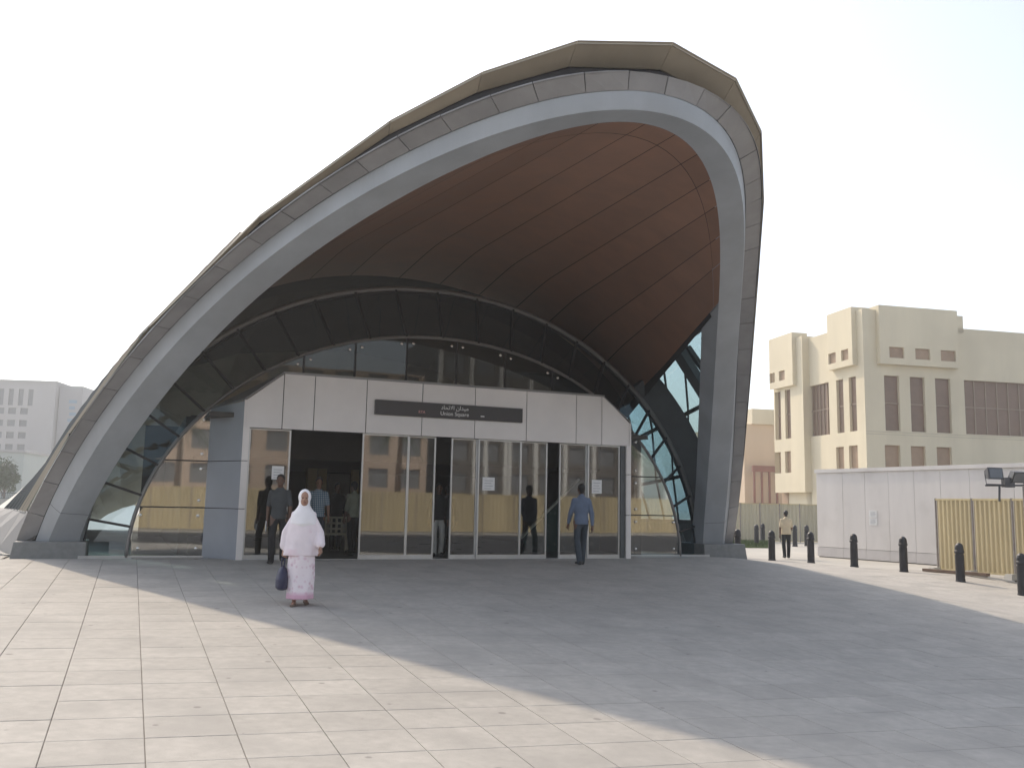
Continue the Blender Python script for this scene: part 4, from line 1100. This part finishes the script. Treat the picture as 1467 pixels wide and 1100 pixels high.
def joints(h, stride=0.0, arms=(0.0, 0.0), elbow=(0.25, 0.25), spread=0.06, shw=0.162):
    """joint positions for a figure facing +y; stride > 0 puts the +x leg forward, arms are swings forward"""
    k = h / 1.75; J = {}
    J['pelvis'] = Vector((0, 0, 0.96 * k)); J['chest'] = Vector((0, 0.015, 1.28 * k)); J['neck'] = Vector((0, 0.0, 1.47 * k)); J['head'] = Vector((0, 0.02 * k, 1.625 * k))
    for s, sg_ in (('r', 1), ('l', -1)):
        a = stride * sg_
        hip = Vector((sg_ * 0.092 * k, 0, 0.92 * k)); fwd = a * 0.42
        foot = Vector((sg_ * 0.085 * k, 0.42 * a * k, 0.085 * k + (0.05 * k * abs(a) if a < 0 else 0)))
        knee = (hip + foot) / 2 + Vector((sg_ * 0.01, 0.02 * k + (0.055 * k if a < 0 else 0.03 * k) * abs(a) * 2, 0.01))
        J['hip' + s], J['knee' + s], J['foot' + s] = hip, knee, foot
        sw = arms[0] if sg_ > 0 else arms[1]; el = elbow[0] if sg_ > 0 else elbow[1]
        sh = Vector((sg_ * shw * k, -0.005, 1.385 * k))
        e = sh + Vector((sg_ * spread * k, math.sin(sw) * 0.29 * k, -math.cos(sw) * 0.29 * k))
        wv = Vector((sg_ * 0.01, math.sin(sw + el) * 0.26 * k, -math.cos(sw + el) * 0.26 * k))
        J['sh' + s], J['el' + s], J['wr' + s] = sh, e, e + wv; J['hd' + s] = wv.normalized()
    return J, k

def head_on(b, J, k, turn=0.0):
    h = J['head']
    ellip(b, h + Vector((0, -0.012 * k, 0.025 * k)), 0.077 * k, 0.096 * k, 0.098 * k)                 # skull
    ellip(b, h + Vector((0, 0.018 * k, -0.045 * k)), 0.060 * k, 0.072 * k, 0.082 * k)                 # face and jaw
    capsule(b, h + Vector((0, 0.088 * k, 0.010 * k)), h + Vector((0, 0.103 * k, -0.028 * k)), 0.010 * k, 0.016 * k, n=8, k=2)   # nose
    capsule(b, h + Vector((-0.03 * k, 0.072 * k, 0.026 * k)), h + Vector((0.03 * k, 0.072 * k, 0.026 * k)), 0.014 * k, 0.014 * k, n=8, k=2)  # brow
    for s in (-1, 1): ellip(b, h + Vector((s * 0.079 * k, -0.008 * k, -0.008 * k)), 0.010 * k, 0.02 * k, 0.032 * k, 8, 6)   # ears
    capsule(b, J['neck'] - Vector((0, 0, 0.05 * k)), h - Vector((0, 0.012 * k, 0.07 * k)), 0.062 * k, 0.054 * k)
def face_bits(o, J, k):
    h = J['head']
    for s in (-1, 1):
        m_ = MB(); ellip(m_, h + Vector((s * 0.030 * k, 0.082 * k, 0.004 * k)), 0.0125 * k, 0.009 * k, 0.0075 * k, 8, 6); m_.build('eye', M_eye, o, smooth=True)
    m_ = MB(); ellip(m_, h + Vector((0, 0.086 * k, -0.068 * k)), 0.022 * k, 0.008 * k, 0.008 * k, 10, 6); m_.build('mouth', M_lips, o, smooth=True)

def person(name, P, face, h, label, shirt, trousers, skin=M_skin, stride=0.0, arms=(0, 0), elbow=(.25, .25), sleeve=0.55, group=None, shoes=M_shoe, build=1.0, vox=0.011):
    """face: heading in radians from +y"""
    o = empty('person', P, face, label, 'person', group)
    J, k = joints(h, stride, arms, elbow)
    b = MB(); head_on(b, J, k)
    capsule(b, J['pelvis'], J['chest'], 0.12 * k, 0.135 * k, 1.15, 0.75); capsule(b, J['chest'], J['neck'], 0.12 * k, 0.055 * k, 1.1, .8)
    capsule(b, J['shr'], J['shl'], 0.050 * k, 0.050 * k)
    for s, sg_ in (('r', 1), ('l', -1)):
        capsule(b, J['sh' + s], J['el' + s], 0.050 * k, 0.040 * k); capsule(b, J['el' + s], J['wr' + s], 0.040 * k, 0.026 * k)
        hand(b, J['wr' + s], J['hd' + s], -sg_, 0.55, k)
        capsule(b, J['hip' + s], J['knee' + s], 0.085 * k, 0.055 * k); capsule(b, J['knee' + s], J['foot' + s], 0.055 * k, 0.036 * k)
        capsule(b, J['foot' + s] - Vector((0, 0.02, 0.04 * k)), J['foot' + s] + Vector((sg_ * .02, 0.14 * k, -0.055 * k)), 0.035 * k, 0.028 * k)
    body = fuse('body', b, vox, skin, o, 2); face_bits(o, J, k)
    # shirt
    t = MB(); bd = build
    loft(t, [(0, 0.0, 0.865 * k, 0.172 * k * bd, 0.126 * k * bd, .03, 5, 1), (0, 0.0, 0.93 * k, 0.168 * k * bd, 0.125 * k * bd, .02, 4, 0), (0, 0.008, 1.08 * k, 0.148 * k * bd, 0.112 * k * bd, .02, 3, 2), (0, 0.012, 1.25 * k, 0.175 * k * bd, 0.122 * k * bd), (0, 0.005, 1.36 * k, 0.170 * k, 0.112 * k), (0, -0.005, 1.435 * k, 0.118 * k, 0.085 * k), (0, -0.008, 1.485 * k, 0.068 * k, 0.066 * k)])
    for s in 'rl':
        sh, e, w = J['sh' + s], J['el' + s], J['wr' + s]
        capsule(t, sh, sh.lerp(e, min(1, sleeve * 2) if sleeve < .5 else 1), 0.062 * k, 0.054 * k)
        if sleeve >= .5: capsule(t, e, e.lerp(w, (sleeve - .5) * 2), 0.058 * k, 0.050 * k if sleeve < .9 else 0.038 * k)
    capsule(t, J['shr'], J['shl'], 0.060 * k, 0.060 * k); capsule(t, J['neck'] - Vector((0, 0.005, .03 * k)), J['neck'] + Vector((0, -.008, .012 * k)), .078 * k, .062 * k)
    fuse('shirt', t, 0.013, shirt, o, 4)
    # trousers
    t = MB()
    capsule(t, J['pelvis'] + Vector((-.035 * k, 0, -.05)), J['pelvis'] + Vector((.035 * k, 0, -.05)), 0.098 * k * bd, 0.098 * k * bd, 1, 1)
    capsule(t, J['pelvis'] + Vector((0, 0, -.06)), J['pelvis'] + Vector((0, 0, 0.06)), 0.115 * k * bd, 0.115 * k * bd, 1.15, .8)
    for s, sg_ in (('r', 1), ('l', -1)):
        capsule(t, J['hip' + s] - Vector((sg_ * .012 * k, 0, .03 * k)), J['knee' + s], 0.086 * k * bd, 0.070 * k); ft = J['foot' + s] + Vector((0, -.005, -.035 * k))
        capsule(t, J['knee' + s], ft, 0.074 * k, 0.062 * k)
    fuse('trousers', t, 0.013, trousers, o, 2)
    for s, sg_ in (('r', 1), ('l', -1)):
        m_ = MB(); f_ = J['foot' + s]
        capsule(m_, f_ + Vector((0, -0.045 * k, -0.045 * k)), f_ + Vector((sg_ * .015, 0.05 * k, -0.045 * k)), 0.043 * k, 0.046 * k); capsule(m_, f_ + Vector((sg_ * .015, 0.05 * k, -.045 * k)), f_ + Vector((sg_ * .025, 0.155 * k, -0.055 * k)), 0.044 * k, 0.033 * k, 1.15, .8)
        fuse('shoe', m_, 0.01, shoes, o, 2)
    # hair
    m_ = MB(); hh = J['head']
    ellip(m_, hh + Vector((0, -0.024 * k, 0.042 * k)), 0.084 * k, 0.098 * k, 0.095 * k); capsule(m_, hh + Vector((0, -0.062 * k, -0.0 * k)), hh + Vector((0, -0.058 * k, -0.05 * k)), 0.056 * k, 0.046 * k, 1.15, .8)
    fuse('hair', m_, 0.010, M_hair, o, 1)
    return o, J, k

HEAD = lambda dx, dy: math.atan2(-dx, dy)      # heading that looks along (dx, dy)
def on_ground(px, py): P = ghit(px, py); return (P[0], P[1], gz(P[0], P[1]))
def in_hall(px, m): w = at_m(px, 740, m)[0]; P = L2W(w, m); return (P[0], P[1], 0.006)

# checked shirt cloth
def check_cloth():
    m, nt, out = nodes_of('checked_shirt'); N = nt.nodes; L = nt.links
    p = N.new('ShaderNodeBsdfPrincipled'); p.inputs['Roughness'].default_value = .85; L.new(p.outputs[0], out.inputs[0])
    tc = N.new('ShaderNodeTexCoord'); w1 = N.new('ShaderNodeTexWave'); w2 = N.new('ShaderNodeTexWave')
    w1.bands_direction = 'X'; w2.bands_direction = 'Z'
    for w in (w1, w2): w.inputs['Scale'].default_value = 7.5; L.new(tc.outputs['Object'], w.inputs['Vector'])
    mn = N.new('ShaderNodeMath'); mn.operation = 'MULTIPLY'; L.new(w1.outputs['Fac'], mn.inputs[0]); L.new(w2.outputs['Fac'], mn.inputs[1])
    rp = N.new('ShaderNodeValToRGB'); rp.color_ramp.elements[0].color = (0.09, 0.17, 0.24, 1); rp.color_ramp.elements[1].color = (0.5, 0.55, 0.58, 1)
    rp.color_ramp.elements[0].position = .05; rp.color_ramp.elements[1].position = .6
    L.new(mn.outputs[0], rp.inputs[0]); L.new(rp.outputs[0], p.inputs['Base Color']); return m
def floral_cloth():
    m, nt, out = nodes_of('pink_floral_cloth'); N = nt.nodes; L = nt.links
    p = N.new('ShaderNodeBsdfPrincipled'); p.inputs['Roughness'].default_value = .85; L.new(p.outputs[0], out.inputs[0])
    tc = N.new('ShaderNodeTexCoord'); v = N.new('ShaderNodeTexVoronoi'); v.inputs['Scale'].default_value = 15; L.new(tc.outputs['Object'], v.inputs['Vector'])
    nz = N.new('ShaderNodeTexNoise'); nz.inputs['Scale'].default_value = 9; L.new(tc.outputs['Object'], nz.inputs['Vector'])
    mx = N.new('ShaderNodeMath'); mx.operation = 'ADD'; L.new(v.outputs['Distance'], mx.inputs[0]); L.new(nz.outputs['Fac'], mx.inputs[1])
    rp = N.new('ShaderNodeValToRGB'); e = rp.color_ramp.elements
    e[0].position = .55; e[0].color = (0.70, 0.50, 0.57, 1); e[1].position = .95; e[1].color = (0.86, 0.77, 0.80, 1)
    L.new(mx.outputs[0], rp.inputs[0])
    # pink border near the hem
    sx = N.new('ShaderNodeSeparateXYZ'); L.new(tc.outputs['Object'], sx.inputs[0])
    mr = N.new('ShaderNodeMapRange'); mr.inputs[1].default_value = 0.20; mr.inputs[2].default_value = 0.14; L.new(sx.outputs['Z'], mr.inputs[0])
    mm = N.new('ShaderNodeMix'); mm.data_type = 'RGBA'; L.new(mr.outputs[0], mm.inputs[0]); L.new(rp.outputs[0], mm.inputs[6]); mm.inputs[7].default_value = (0.66, 0.40, 0.50, 1)
    L.new(mm.outputs[2], p.inputs['Base Color'])
    b = N.new('ShaderNodeBump'); b.inputs['Strength'].default_value = .25; b.inputs['Distance'].default_value = .02; n2 = N.new('ShaderNodeTexNoise'); n2.inputs['Scale'].default_value = 12
    L.new(tc.outputs['Object'], n2.inputs['Vector']); L.new(n2.outputs['Fac'], b.inputs['Height']); L.new(b.outputs[0], p.inputs['Normal'])
    return m

# the woman in white and pink
def woman():
    P = on_ground(429, 866); h = 1.60
    o = empty('person', P, HEAD(0.22, -1.0), 'woman in a white head scarf and long pale pink floral dress crossing the plaza', 'person')
    J, k = joints(h, 0.24, (-0.06, 0.10), (0.12, 0.50), 0.12, 0.14)
    b = MB(); head_on(b, J, k)
    capsule(b, J['pelvis'], J['chest'], 0.12 * k, 0.125 * k, 1.15, .75); capsule(b, J['chest'], J['neck'], 0.11 * k, 0.05 * k); capsule(b, J['shr'] - Vector((0, 0, .02)), J['shl'] - Vector((0, 0, .02)), .036 * k, .036 * k)
    for s, sg_ in (('r', 1), ('l', -1)):
        capsule(b, J['sh' + s] - Vector((0, 0, .02)), J['el' + s], 0.034 * k, 0.034 * k); capsule(b, J['el' + s], J['wr' + s], 0.034 * k, 0.024 * k); hand(b, J['wr' + s], J['hd' + s], -sg_, 0.95 if sg_ > 0 else .5, k)
        capsule(b, J['hip' + s], J['knee' + s], 0.08 * k, 0.05 * k); capsule(b, J['knee' + s], J['foot' + s], 0.05 * k, 0.034 * k)
        capsule(b, J['foot' + s] - Vector((0, .02, .04)), J['foot' + s] + Vector((sg_ * .02, .13 * k, -.055)), .034 * k, .026 * k)
    fuse('body', b, 0.010, mat('light_brown_skin', (0.36, 0.20, 0.135), .5, var=.06), o, 2); face_bits(o, J, k)
    FL = floral_cloth()
    t = MB()
    loft(t, [(0, 0.03, 0.10 * k, 0.205 * k, 0.235 * k, .05, 7, 0), (0, 0.02, 0.20 * k, 0.20 * k, 0.215 * k, .045, 7, .2), (0, 0.02, 0.45 * k, 0.21 * k, 0.18 * k, .035, 6, .4), (0, 0.02, 0.70 * k, 0.205 * k, 0.17 * k, .03, 5, .5), (0, 0, 0.95 * k, 0.165 * k, 0.125 * k), (0, 0, 1.03 * k, 0.13 * k, 0.1 * k)], 40)
    fuse('skirt', t, 0.012, FL, o, 2)
    M_tun = mat('white_pink_tunic', (0.85, 0.76, 0.79), .85, var=.06, scale=6, bump=.35, bscale=12, hue=((0.72, 0.50, 0.58), 4.0, .58, .80))
    t = MB()
    loft(t, [(0, 0.01, 0.745 * k, 0.275 * k, 0.185 * k, .075, 7, .3), (0, 0.01, 0.84 * k, 0.265 * k, 0.18 * k, .06, 7, .5), (0, 0.01, 1.05 * k, 0.238 * k, 0.16 * k, .04, 5, 0), (0, 0.012, 1.25 * k, 0.205 * k, 0.14 * k, .02, 5, 1), (0, 0, 1.38 * k, 0.170 * k, 0.115 * k), (0, 0, 1.46 * k, 0.10 * k, 0.08 * k)], 36)
    for s, sg_ in (('r', 1), ('l', -1)):
        capsule(t, J['sh' + s] + Vector((-sg_ * .01, 0, -.015)), J['el' + s], 0.048 * k, 0.062 * k); capsule(t, J['el' + s], J['el' + s].lerp(J['wr' + s], .78), 0.064 * k, 0.076 * k, 1, .8)
    capsule(t, J['shr'] - Vector((0, 0, .01)), J['shl'] - Vector((0, 0, .01)), 0.055 * k, 0.055 * k)
    fuse('tunic', t, 0.012, M_tun, o, 5)
    M_sc = mat('white_scarf', (0.88, 0.85, 0.86), .85, var=.05, scale=6, bump=.3, bscale=14)
    t = MB(); hh = J['head']
    ellip(t, hh + Vector((0, -.034 * k, .018 * k)), .100 * k, .108 * k, .128 * k)
    loft(t, [(0, .02, 1.17 * k, .17 * k, .125 * k, .05, 5, 1), (0, .02, 1.24 * k, .198 * k, .15 * k, .04, 5, .5), (0, .01, 1.33 * k, .190 * k, .135 * k, .02, 4, 0), (0, .0, 1.40 * k, .170 * k, .122 * k), (0, -.01, 1.46 * k, .122 * k, .102 * k), (0, -.018, 1.52 * k, .088 * k, .085 * k), (0, -.035, 1.60 * k, .085 * k, .075 * k)], 32)
    fuse('head_scarf', t, 0.010, M_sc, o, 2)
    for s, sg_ in (('r', 1), ('l', -1)):
        m_ = MB(); f_ = J['foot' + s]; capsule(m_, f_ + Vector((0, -.04, -.058)), f_ + Vector((sg_ * .02, .14, -.066)), .034, .036, 1.1, .55)
        fuse('sandal', m_, 0.009, mat('tan_sandal', (.16, .11, .08), .6), o, 1)
    # hand bag hanging from her right-hand side (seen at the left)
    bpy.context.view_layer.update()
    wr = o.matrix_world @ (J['wrr'] + J['hdr'] * 0.105)
    bag = empty('hand_bag', wr, o.rotation_euler.z, 'navy blue hand bag carried by the woman in the white head scarf', 'bag')
    M_bag = mat('navy_bag', (0.018, 0.02, 0.06), .45, var=.2, scale=8)
    m_ = MB(); loft(m_, [(0, 0, -.45, .06, .13), (0, 0, -.42, .09, .175), (0, 0, -.30, .095, .185), (0, 0, -.20, .075, .16), (0, 0, -.13, .03, .12), (0, 0, -.115, .012, .10)], 24)
    fuse('bag_body', m_, .010, M_bag, bag, 2)
    for x in (-.02, .02): MB().tube([(x, .085, -.13), (x, .06, -.05), (x * .5, .02, 0.0), (x * .5, -.02, 0.0), (x, -.06, -.05), (x, -.085, -.13)], .008, 6).build('handle', M_bag, bag, smooth=True)
woman()

# man in dark clothes leaving by the open doorway
o, J, k = person('person', on_ground(396, 806), HEAD(0.12, -1), 1.76, 'man in a dark grey shirt and black trousers walking out with white papers', cloth('charcoal_shirt', (0.055, 0.06, 0.065)), cloth('black_trousers', (0.012, 0.012, 0.014)), M_skin2, stride=0.5, arms=(-0.18, 0.2), elbow=(.25, .3), sleeve=.42)
bpy.context.view_layer.update()
wr = o.matrix_world @ (J['wrr'] + J['hdr'] * 0.09)
pp = MB().box(-.006, .006, -.05, .12, -.16, .04).build('papers', M_paper); pp.location = wr; pp.rotation_euler = (0.3, 0, o.rotation_euler.z)
tag(pp, 'folded white papers held by the man in the dark grey shirt', 'papers')
# man in a checked shirt just inside the open doorway
person('person', in_hall(455, 20.9), HEAD(0.25, -1), 1.76, 'man in a checked blue and white shirt stepping out of the open doorway', check_cloth(), cloth('dark_blue_jeans', (0.03, 0.035, 0.05)), M_skin, stride=0.25, arms=(.1, .1), sleeve=.40)
person('person', in_hall(482, 23.4), HEAD(0.3, -1), 1.70, 'dark clad figure inside the hall behind the bench', cloth('black_cloth', (0.014, 0.014, 0.016)), MATS['black_trousers'], M_skin2, sleeve=.9)
person('person', in_hall(506, 22.2), HEAD(-0.6, 0.5), 1.72, 'man in a pale green shirt and black trousers just inside the open doorway', cloth('pale_green_shirt', (0.24, 0.25, 0.19)), MATS['black_trousers'], M_skin2, stride=.15, sleeve=.6)
person('person', in_hall(628, 20.7), HEAD(0.2, -1), 1.70, 'person in a dark top and white trousers behind the narrow door gap', MATS['black_cloth'], cloth('white_trousers', (0.5, 0.5, 0.48)), M_skin2, stride=.2, sleeve=.9)
person('person', in_hall(641, 22.0), HEAD(0.0, 1), 1.68, 'figure dressed all in black deep inside the narrow door gap', MATS['black_cloth'], MATS['black_trousers'], M_skin2, sleeve=1.0)
# man in blue walking in
P = ghit(832, 809)
person('person', (P[0], P[1], gz(P[0], P[1])), HEAD(-0.25, 1), 1.79, 'man in a blue grey long sleeved shirt walking towards the glass doors', cloth('blue_grey_shirt', (0.125, 0.165, 0.24)), cloth('slate_trousers', (0.045, 0.06, 0.075)), M_skin2, stride=0.42, arms=(-0.2, 0.25), elbow=(.15, .25), sleeve=.95)
# man in a cream shirt walking away past the bollards
P = at_z(1127, 799, -0.45)
person('person', (P[0], P[1], gz(P[0], P[1])), HEAD(0.1, 1), 1.70, 'man in a cream shirt and black trousers walking away among the bollards', cloth('cream_shirt', (0.62, 0.52, 0.36)), MATS['black_trousers'], M_skin2, stride=0.2, arms=(0.25, -0.12), elbow=(.9, .1), sleeve=.40, build=1.1)

# ------------------------------------------------------------------ bench in the hall
M_wood = mat('pale_wood', (0.36, 0.33, 0.25), .6, var=.15, scale=5)
w_ = at_m(479, 770, 22.9)[0]; Pb = L2W(w_, 22.9)
be = empty('wooden_bench', (Pb[0], Pb[1], 0.006), PSI, 'pale wooden bench with a square holed back inside the open doorway', 'bench')
MB().box(-.75, .38, -.22, .22, .40, .45).build('seat', M_wood, be)
for x in (-.70, .30):
    MB().box(x, x + .06, -.2, -.14, 0, .40).build('leg', M_wood, be); MB().box(x, x + .06, .16, .22, 0, .40).build('leg', M_wood, be)
bk = MB()
for z in (.52, .66, .80): bk.box(-.75, .38, .19, .23, z, z + .05)
for k in range(9): bk.box(-.75 + k * .135, -.70 + k * .135, .192, .228, .45, .84)
bk.build('backrest', M_wood, be)

# ------------------------------------------------------------------ hazy air
M_hz, nt, out = nodes_of('hazy_air')
pv = nt.nodes.new('ShaderNodeVolumePrincipled'); pv.inputs['Color'].default_value = (0.93, 0.95, 0.97, 1); pv.inputs['Density'].default_value = 0.0016; pv.inputs['Anisotropy'].default_value = 0.3
nt.links.new(pv.outputs[0], out.inputs['Volume'])
hz = MB().box(-2600, 2600, -2600, 2600, -4, 32).build('haze', M_hz)
kind(hz, 'stuff'); hz['label'] = 'thin pale haze in the air'
